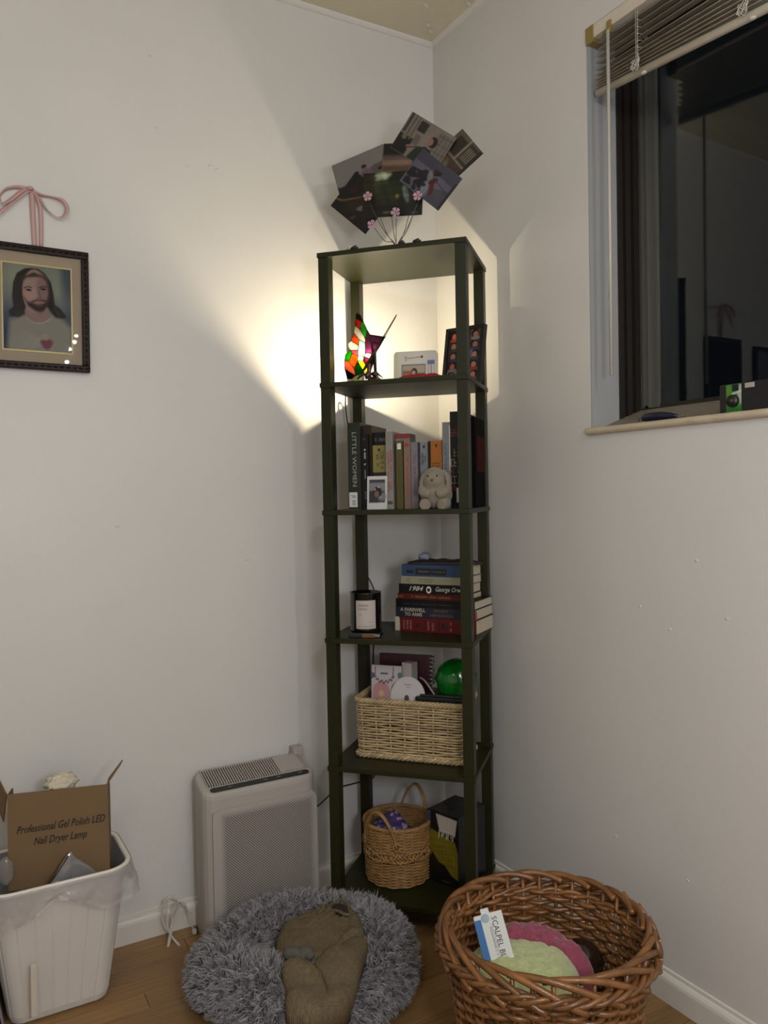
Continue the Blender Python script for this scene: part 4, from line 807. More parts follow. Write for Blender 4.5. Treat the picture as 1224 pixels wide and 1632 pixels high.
for i in range(44):
    x = -W2 + .018 + i * .0063
    if x > W2 - .012: break
    ya, yb = -D2 + .030, D2 - .006; m.add([(xx, yy, .3995 + zs_(yy) + dz) for yy in (ya, yb) for xx, dz in ((x, 0), (x + .003, 0), (x + .003, .004), (x, .004))], [(0, 1, 2, 3), (7, 6, 5, 4), (3, 2, 6, 7), (0, 3, 7, 4), (1, 5, 6, 2)])
m.build('vent_slats', M_pu, pu_, kind='stuff')
RX = Matrix.Rotation(math.atan(SL), 3, 'X'); dT = sqrt(1 + SL * SL)
OT = (0, D2, .3995)
MB().box((-W2 + .018, -(2 * D2 - .031) * dT, .0003), (W2 - .090, -.010, .0010), R=RX, off=OT).build('vent_shade', M_hole_shade, pu_)  # dark sheet laid on top, standing for the shade between the slats
MB().box((W2 - .088, -(2 * D2 - .034) * dT, 0), (W2 - .022, -.010, .0038), R=RX, off=OT).build('top_lid', M_pu, pu_)
m = MB(); cpan = rrect(W2 * 2 - .036, .017, .0084); m.prism([(cpan(i / 64)[0] + .002, cpan(i / 64)[1] - D2 + .017) for i in range(64)], .4002, .4012, F=lambda x, yy, t: (x, yy, t + zs_(yy))); cp_ = fixn(m.build('control_panel', M_dark, pu_))
for x in (-.085, .008, .045, .105): MB().box((x, -D2 + .015, .4014 + zs_(-D2 + .017)), (x + .011, -D2 + .019, .4018 + zs_(-D2 + .017))).build('indicator', mat('indicator_blue', (120, 130, 150), .4), cp_)
MB().box((W2 - .028, D2 - .016, .36), (W2 + .0, D2 + .008, .418), bev=.001).build('rear_cover', mat('rear_cover_grey', (170, 160, 154), .45), pu_)
# white cable hanging on a hook by the purifier's left foot
M_wc = mat('white_cable', (186, 180, 170), .4)
lc = lambda a, b_, c: (a, b_, c)
cord([lc(-.806, -.060, .018), lc(-.812, -.058, .05), lc(-.825, -.05, .085), lc(-.845, -.045, .082), lc(-.856, -.05, .04), lc(-.873, -.075, .004), lc(-.868, -.072, .006), lc(-.848, -.045, .05), lc(-.832, -.040, .080), lc(-.852, -.040, .098), lc(-.870, -.040, .095), lc(-.876, -.045, .05), lc(-.862, -.065, .02), lc(-.848, -.085, .003), lc(-.852, -.083, .004), lc(-.866, -.060, .03), lc(-.866, -.045, .07), lc(-.860, -.040, .102), lc(-.840, -.038, .088), lc(-.815, -.042, .062), lc(-.802, -.05, .05)], .0021, 'charging_cable', 'white cable coiled loosely on the floor left of the air purifier', M_wc, 5)
pl = thing('cable_plug', 'small white and black plug beside the foot of the air purifier', 'plug', (-.800, -.068, .0)); MB().box((-.010, -.005, .010), (.0, .005, .020), bev=.001).build('plug_body', M_wc, pl); MB().box((0, -.006, .008), (.004, .006, .022), bev=.001).build('plug_end', M_black, pl)
m = pl.children[0]

# ============================================================= PET BED
M_furb = mat('bed_plush_base', (104, 102, 104), .95, spec=.05)
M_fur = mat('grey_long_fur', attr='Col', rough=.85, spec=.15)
bc = Vector((-.650, -.402, 0)); RO, RT, HT = .158, .078, .118
pb = thing('pet_bed', 'round grey long-haired fluffy pet bed in front of the bookshelf', 'pet bed', bc)
def torus(a, t):
    """a around, t around the tube; slumped bolster"""
    rr_ = RT * (1 + .06 * sin(3 * a + 1) + .05 * sin(5 * a)); hh = HT * (.5 + .03 * sin(2 * a + .5)) * (1 + .08 * sin(3 * a + 2))
    r = RO + rr_ * cos(t) - .006 * sin(4 * a); return Vector((r * cos(a), r * sin(a), max(.003, hh + hh * .98 * sin(t))))
m = MB(); na, nt_ = 64, 24; m.add([torus(2 * pi * i / na, 2 * pi * j / nt_) for j in range(nt_) for i in range(na)], [(j * na + i, j * na + (i + 1) % na, ((j + 1) % nt_) * na + (i + 1) % na, ((j + 1) % nt_) * na + i) for j in range(nt_) for i in range(na)], 0, True); fixn(m.build('bolster', M_furb, pb))
MB().lathe([(.0, .030), (.06, .030), (.11, .034)], 40, capb=False).build('cushion', M_furb, pb)
# knitted jumper lying in the bed
def bedz(x, y):
    d = sqrt((x - bc.x) ** 2 + (y - bc.y) ** 2); t = (d - RO) / RT
    return max(.050, HT * .52 * (1 + sqrt(max(0, 1 - min(1, abs(t)) ** 2))) - .002 if abs(t) < 1 else .05)
def softz(x, y):
    s = 0
    for dx, dy in ((0, 0), (.02, 0), (-.02, 0), (0, .02), (0, -.02), (.03, .03), (-.03, -.03)): s += bedz(x + dx, y + dy)
    return max(.112, s / 7 + .017)
M_knit = mat('brown_knit', (128, 113, 88), .95, spec=.08, var=.18, vscale=140)
nt = M_knit.node_tree; wv = nt.nodes.new('ShaderNodeTexWave'); wv.inputs['Scale'].default_value = 120; wv.inputs['Distortion'].default_value = 1.5; tc = nt.nodes.new('ShaderNodeTexCoord'); nt.links.new(tc.outputs['Object'], wv.inputs['Vector']); w2_ = nt.nodes.new('ShaderNodeTexWave'); w2_.bands_direction = 'Y'; w2_.inputs['Scale'].default_value = 150; nt.links.new(tc.outputs['Object'], w2_.inputs['Vector'])
ad_ = nt.nodes.new('ShaderNodeMath'); nt.links.new(wv.outputs[1], ad_.inputs[0]); nt.links.new(w2_.outputs[1], ad_.inputs[1]); bp = nt.nodes.new('ShaderNodeBump'); bp.inputs['Strength'].default_value = .8; bp.inputs['Distance'].default_value = .002; nt.links.new(ad_.outputs[0], bp.inputs['Height']); nt.links.new(bp.outputs[0], nt.nodes['Principled BSDF'].inputs['Normal'])
right = [(-.688, -.534), (-.647, -.500), (-.605, -.500), (-.560, -.525), (-.590, -.563), (-.631, -.612), (-.672, -.645), (-.713, -.653), (-.729, -.650), (-.697, -.60), (-.70, -.565)]
low = [(-.745, -.515), (-.72, -.530), (-.701, -.552), (-.692, -.59), (-.697, -.62), (-.71, -.643), (-.73, -.657), (-.752, -.651), (-.778, -.63), (-.783, -.605), (-.770, -.575), (-.762, -.535)]
up_ = [(-.603, -.332), (-.565, -.329), (-.534, -.353), (-.525, -.402), (-.535, -.457), (-.555, -.500), (-.585, -.510), (-.604, -.510), (-.625, -.505), (-.650, -.525), (-.686, -.528), (-.704, -.51), (-.730, -.500), (-.748, -.474), (-.735, -.435), (-.712, -.390), (-.672, -.342)]
def inpoly(x, y, Q, c, k=1.03):
    x = c[0] + (x - c[0]) / k; y = c[1] + (y - c[1]) / k; r = False
    for i in range(len(Q)):
        (x1, y1), (x2, y2) = Q[i], Q[(i + 1) % len(Q)]
        if (y1 > y) != (y2 > y) and x < (x2 - x1) * (y - y1) / (y2 - y1) + x1: r = not r
    return r
JPOLY = [(right, (-.650, -.575)), (low, (-.735, -.590)), (up_, (-.625, -.43))]
def furmesh():
    NC = 5200; K = 15; vs = []; fs = []; cs = []
    for c in range(NC):
        if c < 4700:
            a = random.uniform(0, 2 * pi); t = random.uniform(-.45, pi + .55); p = torus(a, t); e = .01; n = (torus(a + e, t) - p).cross(torus(a, t + e) - p).normalized()
            rad = Vector((cos(a), sin(a), 0)); tg = Vector((-sin(a), cos(a), 0))
            if n.dot(rad * cos(t) + Vector((0, 0, sin(t)))) < 0: n = -n
            fl_ = (rad * cos(t) * .8 + Vector((0, 0, -.45)) + tg * .35 * sin(3 * a + 1))
            du, dv = .011, .011
        else:
            a = random.uniform(0, 2 * pi); q = .10 * sqrt(random.random()); p = Vector((q * cos(a), q * sin(a), .032)); n = Vector((0, 0, 1)); fl_ = Vector((cos(a * 3), sin(a * 2), 0)) * .5; t = None
        wp = bc + p
        if any(inpoly(wp.x, wp.y, Q, bc_) for Q, bc_ in JPOLY): continue
        cl = (n * .75 + fl_ * .8 + Vector([random.gauss(0, .45) for _ in range(3)])).normalized(); L0 = random.uniform(.014, .024); tip = p + (n * .35 + cl * .75).normalized() * L0; sh_ = random.uniform(.78, 1.12)
        for k in range(K):
            if t is not None: b0 = torus(a + random.gauss(0, .026), t + random.gauss(0, .08))
            else: b0 = p + Vector((random.gauss(0, .006), random.gauss(0, .006), 0))
            tp = tip + Vector([random.gauss(0, .0034) for _ in range(3)]); tp.z = max(tp.z, .002); md_ = (b0 + tp) / 2 + n * .0045
            w = (tp - b0).cross(Vector([random.gauss(0, 1) for _ in range(3)])).normalized() * .0008; i0 = len(vs)
            vs += [b0 - w, b0 + w, md_ - w * 1.05, md_ + w * 1.05, tp]; fs += [(i0, i0 + 1, i0 + 3, i0 + 2), (i0 + 2, i0 + 3, i0 + 4)]
            s = sh_ * random.uniform(.92, 1.08)
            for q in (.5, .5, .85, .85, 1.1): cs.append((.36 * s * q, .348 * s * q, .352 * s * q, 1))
    me = bpy.data.meshes.new('fur'); me.from_pydata([tuple(v) for v in vs], [], fs); me.materials.append(M_fur)
    ca = me.color_attributes.new('Col', 'FLOAT_COLOR', 'POINT'); ca.data.foreach_set('color', np.array(cs, dtype=np.float32).ravel()); me.polygons.foreach_set('use_smooth', [True] * len(fs)); return me
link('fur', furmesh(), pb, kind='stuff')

jm = thing('knitted_jumper', 'crumpled brown knitted jumper lying in the grey pet bed', 'jumper', (0, 0, 0))
blob(right, (-.650, -.575), softz, .022, lambda x, y, t: .010 * nz(x, y, 0, 24), rings=20, drop=.05).build('right_sleeve', M_knit, jm)
blob(low, (-.735, -.590), softz, .032, lambda x, y, t: .008 * nz(x, y, 0, 26, 2), rings=20, drop=.05).build('left_sleeve', M_knit, jm)
RC = (-.66, -.30)
def rib(x, y, t):
    d = sqrt((x - RC[0]) ** 2 + (y - RC[1]) ** 2); a = math.exp(-((d - .115) / .035) ** 2) * (1 if y > -.47 else .2) * max(0, min(1, (x + .66) * 20)); col = -.016 * math.exp(-(((x + .552) / .016) ** 2 + ((y + .385) / .020) ** 2))
    return .0042 * a * sin(d * 2 * pi / .0135) + .011 * nz(x, y, 0, 17, 5) + col + .0035 * nz(x, y, 0, 60, 1)
blob(up_, (-.625, -.43), softz, .036, rib, rings=44, k=9, drop=.05).build('torso', M_knit, jm)
m = MB(); pts = [(-.552 + (.019 + .004 * sin(3 * a)) * cos(a), -.385 + .034 * sin(a), softz(-.55, -.385) + .033 + .004 * sin(2 * a)) for a in np.linspace(0, 2 * pi, 30, endpoint=False)]; m.tube(pts, .0034, 8, closed=True); m.build('collar', M_knit, jm)
m = MB().ball((-.552, -.385, softz(-.55, -.385) + .028), .02, 14, 8, sc=(.9, 1.6, .3)); m.build('collar_opening_shade', mat('knit_shade', (44, 36, 28), .95), jm)  # solid dark patch; shade inside the collar is put into its colour
m = MB(); cz = softz(-.715, -.515) + .020
for k in range(2): m.tube(smooth_open([(-.735 + k * .022, -.498 - k * .018, cz - .003 * k), (-.722 + k * .022, -.512 - k * .012, cz + .004), (-.712 + k * .018, -.526 - k * .008, cz - .004)], 5), [.012, .013, .014, .014, .014, .013, .013, .012, .011, .010, .009], 10)
m.build('sleeve_lining', mat('grey_lining', (82, 80, 74), .9, bump=.5), jm)

# ============================================================= BIG BASKET
M_bw = mat('chestnut_wicker', (118, 77, 40), .3, spec=.6, var=.4, vscale=30, rnd=.22, bump=.35, bscale=160)
kc = (-.365, -.876); kb = thing('wicker_basket', 'large round brown wicker basket on the floor by the right wall', 'basket', (kc[0], kc[1], 0)); KH, KR = .285, .188
wicker(kb, circ(KR), 0, KH, .20, 34, 25, .0052, .0058, M_bw, z0=.010, zt=.252, stake_r=.0042, seg=6, jit=.0012)
MB().lathe([(0, .003), (.148, .003), (.150, .008), (0, .008)], 40, capb=False).build('base', M_bw, kb)
# plaited border: each rod rises inside, passes over the rim and ends outside
NB = 19
for k in range(NB):
    a0 = 2 * pi * k / NB; pts = []
    for t in np.linspace(0, 1, 15):
        an = a0 + t * 2 * pi * 3.1 / NB; rad = KR - .010 + .026 * t ** .8; z = KH - .004 + .013 * sin(t * pi * 1.25) - .030 * t * t
        pts.append((rad * cos(an), rad * sin(an), z))
    ty = [.0055 * (1 - .12 * abs(2 * i / 14 - 1)) for i in range(15)]
    MB().tube(smooth_open(pts, 2), .0062, 7).build('border_rod', M_bw, kb)
rope(kb, circ(KR + .012), KH - .026, .0055, .0050, 3, 13, M_bw, n=240)
rope(kb, circ(KR - .004), .256, .004, .0045, 2, 14, M_bw, n=200, name='upper_wale')
M_cut = mat('cut_rod_end', (196, 158, 104), .5)
for an in (-.05, -.30, -.55, -.85):
    c, s = cos(an), sin(an); m = MB(); m.tube([((KR + .004) * c, (KR + .004) * s, KH + .010), ((KR + .012) * cos(an - .05), (KR + .012) * sin(an - .05), KH - .004), ((KR + .017) * cos(an - .1), (KR + .017) * sin(an - .1), KH - .022)], .0048, 7); e = m.build('border_end', M_bw, kb)
    p = ((KR + .0172) * cos(an - .102), (KR + .0172) * sin(an - .102), KH - .0228); MB().ball(p, .0046, 8, 6, sc=(1, 1, .5)).build('cut_face', M_cut, e)
# contents of the big basket
def fuzzy(name, lab, cat, outline, c, z, Hh, col, sd, amp=.006):
    outline = [(x - .030, y + .017) for x, y in outline]; c = (c[0] - .030, c[1] + .017); z += .028
    m = blob(outline, c, lambda x, y: z, Hh, lambda x, y, t: amp * nz(x, y, 0, 45, sd) + amp * .5 * nz(x, y, 0, 140, sd), rings=26, k=6)
    o = m.build(name, mat(name + '_terry', col, .95, spec=.05, bump=1.0, bscale=230, var=.16, vscale=120, sheen=.4)); return tag(o, lab, cat)
fuzzy('green_cloth', 'pale green terry cloth lying in the large wicker basket', 'cloth', [(-.455, -.775), (-.40, -.755), (-.345, -.765), (-.285, -.82), (-.255, -.89), (-.30, -.965), (-.36, -.99), (-.42, -.965), (-.465, -.89), (-.478, -.83)], (-.375, -.875), .10, .100, (180, 186, 132), 1)
fuzzy('pink_cloth', 'dusty pink towel bunched behind the green cloth in the large basket', 'cloth', [(-.395, -.785), (-.36, -.745), (-.315, -.735), (-.275, -.765), (-.240, -.82), (-.225, -.88), (-.238, -.925), (-.27, -.92), (-.30, -.865), (-.34, -.815)], (-.305, -.80), .12, .078, (146, 74, 90), 2, .010)
sb = thing('scalpel_box', 'white and blue scalpel blades box leaning in the large basket', 'box', (-.450, -.850, .212), rot=(radians(-36), radians(-15), radians(-31)))
SBW, SBH = .056, .122
MB().box((-SBW / 2, 0, -.028), (SBW / 2, .014, SBH - .028), bev=.001).build('carton', mat('carton_white', (206, 206, 200), .5), sb)
MB().box((-SBW / 2 - .0004, -.0004, -.028), (-SBW / 2 + .013, .013, SBH - .036)).build('blue_band', mat('carton_blue', (34, 98, 156), .5), sb)
MB().box((-.012, .002, SBH - .029), (.004, .010, SBH - .018), bev=.001).build('tuck_flap', mat('carton_white', (206, 206, 200), .5), sb)
MB().ball((-.006, -.0002, SBH - .036), .008, 14, 8, sc=(1, .06, 1)).build('round_mark', mat('carton_greyblue', (150, 166, 176), .5), sb)
text('SCALPEL BLADES', sb, I_k, (.010, -.0003, .034), DN, UX, .0105, .104); marks(sb, I_gr, (.000, -.0005, .030), DN, UX, .08, .003, 26, seed=90); m = MB().box((.0035, -.0006, -.015), (.0039, -.0002, .076)); m.build('rule_line', I_k, sb)
o = MB().ball((-.245, -.842, .150), .048, 24, 16, fn=lambda d: 1 + .02 * nz(d.x, d.y, d.z, 3)).build('dark_ball', mat('dark_amber_glass', (40, 24, 14), .1, spec=.7)); tag(o, 'dark glossy ball at the right inside the large wicker basket', 'ball')

# ============================================================= WASTE BIN
M_bin = mat('bin_plastic', (202, 196, 188), .42, spec=.4, var=.03); M_rim = mat('bin_rim_plastic', (224, 218, 206), .4)
bx_, by_ = -1.135, -.138
bn = thing('waste_bin', 'white ribbed plastic waste bin against the left wall', 'bin', (bx_, by_, 0)); BH = .296
def bpath(s, z, off=0, ribs=True):
    k = z / BH; w = .200 + .088 * k; d = .150 + .075 * k; r = .03 + .022 * k; x, y, nx, ny = rrect(w, d, r)(s)
    o_ = off
    return (x + nx * o_, y + ny * o_, z)
n = 240; m = MB(); levels = [0.004, .0, .006] + list(np.linspace(.02, BH, 10)); vs = []
for li, z in enumerate(levels):
    for i in range(n):
        s = i / n; groove = -.0012 if (i % 10 == 0 and z > .015) else 0; off = -.02 if li == 0 else (-.010 if li == 1 else (-.003 if li == 2 else groove)); vs.append(bpath(s, z, off))
fs = [(j * n + i, j * n + (i + 1) % n, (j + 1) * n + (i + 1) % n, (j + 1) * n + i) for j in range(len(levels) - 1) for i in range(n)]; fs.append(tuple(reversed(range(n)))); m.add(vs, fs, 0, False)
o = m.build('bin_body', M_bin, bn); o.modifiers.new('s', 'SOLIDIFY').thickness = .002
m = MB(); m.tube([bpath(i / 96, BH + .002, .003) for i in range(96)], .0062, 8, closed=True); m.build('rolled_rim', M_rim, bn)
MB().box((-.062, -.1065, .06), (-.051, -.1005, .175), bev=.0008, R=Matrix.Rotation(radians(7.5), 3, 'X'), off=(0, .004, -.012)).build('tape_strip', mat('clear_tape', (204, 194, 180), .3), bn)
# liner folded over the rim
def skirt(u, v):
    s = u; hem = .072 - .040 * math.exp(-((s - .095) / .055) ** 2) - .012 * math.exp(-((s - .5) / .1) ** 2) + .006 * nz(s * 14, 0, 0, 1, 4)
    z = BH + .006 - v * hem; fold = .0035 + .011 * v * (.5 + .5 * nz(s * 30, v * 1.2, 0, 1, 1)) + .006 * abs(sin(s * 46 + 2.5 * v)) * v + .024 * math.exp(-((s - .27) / .045) ** 2) * v ** 1.4 * (1.1 - .5 * v) + .004 * v * nz(s * 90, v * 5, 0, 1, 6)
    x, y, zz_ = bpath(s, min(z, BH), .007 + fold); return (x, y, z)
m = MB(); m.grid(260, 14, skirt, closed_x=True); m.build('liner_skirt', film('liner_film', (186, 180, 178), .5, .2), bn)
m = MB(); m.grid(120, 8, lambda u, v: (lambda p: (p[0], p[1], p[2]))(bpath(u, BH + .004 - v * .12, -.004 - .010 * v * (.5 + .5 * nz(u * 22, v * 3, 0, 1, 2)))), closed_x=True); m.build('liner_inside', film('liner_film_in', (150, 148, 150), .8, .25), bn)
# cardboard box in the bin
M_kraft = mat('kraft_card', (112, 88, 58), .8, var=.05, vscale=12); M_kraftd = mat('kraft_inner', (84, 64, 42), .85)
cb = thing('cardboard_box', 'brown cardboard box with printed lettering standing up in the waste bin', 'box', (-1.128, -.190, .268), rot=(radians(-4), radians(0), radians(-15)))
CW, CH, CDp = .204, .203, .050
MB().box((-CW / 2, 0, 0), (CW / 2, .003, CH)).build('front_panel', M_kraft, cb); MB().box((-CW / 2, CDp, 0), (CW / 2, CDp + .003, CH - .014)).build('back_panel', M_kraftd, cb)
MB().box((-CW / 2, .003, 0), (-CW / 2 + .003, CDp, CH)).build('side_panel', M_kraft, cb); MB().box((CW / 2 - .003, .003, 0), (CW / 2, CDp, CH)).build('side_panel', M_kraft, cb)
def flap(pts, nm='flap'):
    o = MB().add(pts, [tuple(range(len(pts)))]).build(nm, M_kraft, cb); o.modifiers.new('s', 'SOLIDIFY').thickness = .0028; return o
flap([(CW / 2, .004, CH), (CW / 2, .050, CH), (CW / 2 + .030, .046, CH + .038), (CW / 2 + .026, .004, CH + .036)])
flap([(-CW / 2, .003, CH), (-CW / 2 - .016, CDp, CH - .07), (-CW / 2 - .040, CDp - .01, CH + .005), (-CW / 2 - .020, .006, CH + .045)])
ik = mat('box_print', (36, 26, 20), .7)
text('Professional Gel Polish LED', cb, ik, (.004, -.0003, .128), (1, 0, .035), (-.035, 0, 1), .0160, .180, shear=.38, bold=.018); text('Nail Dryer Lamp', cb, ik, (.002, -.0003, .100), (1, 0, .035), (-.035, 0, 1), .0160, .108, shear=.38, bold=.018)
m = MB().ball((0, 0, 0), .028, 36, 24, sc=(1.15, .9, .7), fn=lambda d: 1 + .35 * nz(d.x, d.y, d.z, 3.5, 3) + .12 * nz(d.x, d.y, d.z, 11, 1)); o = link('crumpled_tissue', m.mesh('crumpled_tissue', mat('tissue', (200, 190, 168), .9)), None, loc=(-1.112, -.135, .470)); tag(o, 'crumpled cream tissue poking up behind the cardboard box', 'tissue')
sv = thing('foil_packet', 'silver foil and clear packet leaning on the front of the cardboard box', 'packet', (-1.115, -.222, .272), rot=(radians(8), 0, radians(12)))
m = MB(); tri = [(-.070, 0), (-.05, .012), (-.002, .078), (.012, .066), (.055, .022), (.075, -.02), (-.02, -.02)]
m = MB(); n = len(tri)
for i in range(10):
    pass
def crink(x, z): return .003 * nz(x, z, 0, 70) + .002 * nz(x, z, 0, 160)
cx, cz_ = .0, .02; vs = []; B_ = smooth_closed(tri, 3); nb_ = len(B_)
for j in range(8):
    t = 1 - j / 7.001
    for x, z in B_: xx, zz_ = cx + (x - cx) * t, cz_ + (z - cz_) * t; vs.append((xx, -.004 * (1 - t) + crink(xx, zz_), zz_))
m.add(vs, [(j * nb_ + i, j * nb_ + (i + 1) % nb_, (j + 1) * nb_ + (i + 1) % nb_, (j + 1) * nb_ + i) for j in range(7) for i in range(nb_)], 0, True); o = m.build('packet_film', mat('foil_film', (168, 164, 164), .22, metal=.5), sv); o.modifiers.new('s', 'SOLIDIFY').thickness = .001
MB().box((-.030, -.006, .0), (-.022, -.001, .024), bev=.001).build('pale_tab', mat('pale_tab', (208, 184, 180), .5), sv)
m = MB(); m.tube([(-.068, -.003, .0), (-.03, -.004, .040), (-.004, -.004, .076)], .0016, 5); m.build('packet_seam', M_black, sv)
m = blob([(-.10, -.07), (0, -.075), (.10, -.07), (.105, 0), (.10, .07), (0, .075), (-.10, .07)], (0, 0), lambda x, y: .19, .055, lambda x, y, t: .012 * nz(x, y, 0, 25), rings=16); o = link('rubbish_bag', m.mesh('rubbish_bag', mat('dark_bag', (34, 30, 30), .35)), None, loc=(bx_, by_, 0)); tag(o, 'dark crumpled bag filling the waste bin under the cardboard box', 'bag')
m = MB().ball((-1.232, -.185, .322), .020, 20, 14, sc=(.8, .5, 1.5), fn=lambda d: 1 + .2 * nz(d.x, d.y, d.z, 5)); tag(m.build('clear_wrapper', film('clear_wrap', (150, 142, 136), .4, .15)), 'clear plastic wrapper at the left end of the waste bin', 'wrapper')
# flat boards standing left of the bin
for i, (x, lab) in enumerate(((-1.276, 'grey flat board leaning nearest to the waste bin'), (-1.289, 'middle one of three grey boards left of the waste bin'), (-1.302, 'grey board leaning furthest left beside the waste bin'))):
    o = MB().box((-.0022, -.12, 0), (.0022, .10, .27), bev=.0008).build('flat_board', mat('board_%d' % i, ((122, 112, 116), (88, 78, 84), (132, 124, 124))[i], .5), loc=(x, -.12, 0)); o.rotation_euler = (0, radians(-9.5 + i), 0); tag(o, lab, 'board', 'flat boards beside the waste bin')
    o.location.x += .032

# ============================================================= FRAMED PORTRAIT, RIBBON
def wx(px, py): return (-1.194 + px * .00135, 1.684 - (py - (387 + .107 * px)) * .001484)
fp = thing('framed_portrait', 'dark framed portrait of a long-haired bearded person in a white robe on the left wall', 'picture', (-1.118, -.001, 1.543), rot=(0, radians(.6), 0))
M_fw = mat('carved_dark_wood', (30, 14, 10), .35, spec=.15); M_mat = mat('tan_mat_board', (146, 130, 106), .8); M_gold = mat('gold_fillet', (176, 156, 96), .4, metal=.2)
fw2, fh2 = .113, .1425; rail = .0165
for (x0, z0, x1, z1_) in ((-fw2, -fh2, fw2, -fh2 + rail), (-fw2, fh2 - rail, fw2, fh2), (-fw2, -fh2 + rail, -fw2 + rail, fh2 - rail), (fw2 - rail, -fh2 + rail, fw2, fh2 - rail)):
    f = MB().box((x0, -.018, z0), (x1, 0, z1_), bev=.003).build('frame_rail', M_fw, fp); hor = (x1 - x0) > (z1_ - z0); n = int(((x1 - x0) if hor else (z1_ - z0)) / .0135); m = MB()
    for k in range(n):
        cx = x0 + (k + .5) * (x1 - x0) / n if hor else (x0 + x1) / 2; cz_ = (z0 + z1_) / 2 if hor else z0 + (k + .5) * (z1_ - z0) / n; m.ball((cx, -.018, cz_), .0042, 8, 5, sc=(1.3 if hor else .6, .5, .6 if hor else 1.3))
    m.build('carving', M_fw, f)
MB().box((-fw2 + .01, -.006, -fh2 + .01), (fw2 - .01, -.002, fh2 - .01)).build('mat_board', M_mat, fp)
iw, i0, i1 = .073, -.098, .098
MB().box((-iw - .003, -.0072, i0 - .003), (iw + .003, -.0055, i1 + .003)).build('gold_fillet', M_gold, fp)
P = Paint(120, 165, (72, 82, 92))
def q(x, y): return ((x - 20) / 885, 1 - (y - (168 + .085 * (x - 467))) / 1150)
def qp(*pts): return [q(*p) for p in pts]
P.ell(*q(250, 330), .38, .26, (138, 138, 120), 1.4); P.ell(*q(720, 430), .22, .24, (126, 130, 116), 1.2); P.ell(*q(880, 300), .12, .3, (44, 58, 74), 1.0, op=.8); P.ell(*q(60, 1150), .16, .26, (44, 54, 84), 1.2); P.ell(*q(860, 1150), .12, .25, (58, 78, 86), 1.2)
P.poly(qp((100, 900), (280, 830), (400, 900), (640, 820), (780, 880), (900, 1020), (900, 1400), (60, 1400)), (134, 130, 118), .08)
for a_ in np.linspace(pi * .75, pi * 1.3, 7): P.line([q(560, 1180), q(560 + 460 * cos(a_), 1180 - 200 * sin(a_) * 1)], .02, (150, 146, 130), .05, .5)
P.poly(qp((380, 195), (300, 205), (200, 270), (150, 400), (135, 600), (150, 720), (95, 780), (110, 850), (220, 860), (290, 800), (320, 700), (600, 730), (640, 800), (700, 870), (800, 870), (820, 830), (760, 740), (690, 690), (670, 520), (640, 380), (560, 260), (480, 205)), (22, 14, 14), .02)
P.poly(qp((280, 800), (330, 690), (560, 700), (620, 800), (600, 880), (520, 930), (430, 930), (340, 890)), (138, 110, 106), .03); P.line(qp((330, 700), (400, 790), (480, 830)), .03, (96, 68, 66), .03, .6); P.line(qp((470, 830), (500, 900)), .012, (150, 120, 114), .02)
P.ell(*q(432, 520), .185, .26, (152, 122, 112), .12); P.ell(*q(530, 500), .09, .2, (120, 92, 88), .6, op=.7); P.ell(*q(360, 540), .07, .06, (164, 132, 120), .8)
P.poly(qp((250, 330), (420, 250), (560, 310), (590, 380), (520, 320), (430, 320), (330, 330), (270, 380)), (54, 42, 40), .03)
P.poly(qp((285, 590), (325, 645), (400, 668), (470, 690), (560, 665), (604, 580), (600, 690), (548, 775), (495, 800), (425, 778), (340, 715)), (44, 26, 25), .035); P.line(qp((385, 660), (430, 636), (490, 628), (545, 634), (585, 656)), .020, (50, 31, 29), .02); P.line(qp((435, 668), (485, 672), (535, 664)), .016, (140, 96, 92), .014); P.ell(*q(486, 706), .05, .012, (84, 58, 53), .6)
for a, b_ in (((290, 470), (385, 462)), ((485, 462), (590, 450))): P.line([q(*a), q((a[0] + b_[0]) / 2, a[1] - 18), q(*b_)], .013, (42, 28, 28), .01)
for x, y in ((350, 495), (540, 480)): P.ell(*q(x, y), .048, .014, (70, 56, 56), .3); P.ell(*q(x, y), .018, .013, (20, 14, 16), .3)
P.line(qp((470, 490), (490, 560), (510, 620)), .014, (96, 66, 62), .02); P.line(qp((440, 500), (440, 600)), .03, (168, 138, 126), .04, .6); P.ell(*q(475, 615), .04, .014, (120, 86, 80), .5)
for x, y in ((140, 800), (200, 830), (250, 800), (700, 760), (750, 810), (790, 845)): P.ell(*q(x, y), .055, .03, (40, 30, 29), .6)
for k in range(5): P.line(qp((650 - k * 16, 400), (655 - k * 12, 560), (690 + k * 10, 760)), .006, (54, 42, 40), .012, .5)
for k in range(5): P.line(qp((190 + k * 18, 330), (165 + k * 22, 560), (150 + k * 30, 820)), .008, (66, 52, 50), .015, .5)
P.line(qp((300, 860), (400, 940), (520, 945), (640, 880)), .012, (160, 154, 136), .015)
P.poly(qp((480, 1190), (520, 1160), (560, 1170), (620, 1160), (660, 1200), (640, 1260), (590, 1310), (530, 1280)), (118, 62, 76), .03); P.ell(*q(555, 1110), .05, .05, (150, 136, 118), .8); P.line(qp((490, 1075), (550, 1065), (610, 1080)), .012, (126, 104, 88), .03, .6)
P.obj('portrait_print', fp, lambda x, yy: (-iw + x * 2 * iw, -.0078, i0 + yy * (i1 - i0)), M_matte, dark=.78)
MB().box((-fw2 + rail - .002, -.012, -fh2 + rail - .002), (fw2 - rail + .002, -.0105, fh2 - rail + .002)).build('glazing', thin_glass('picture_glass', (1, 1, 1), 1.22, .0), fp)
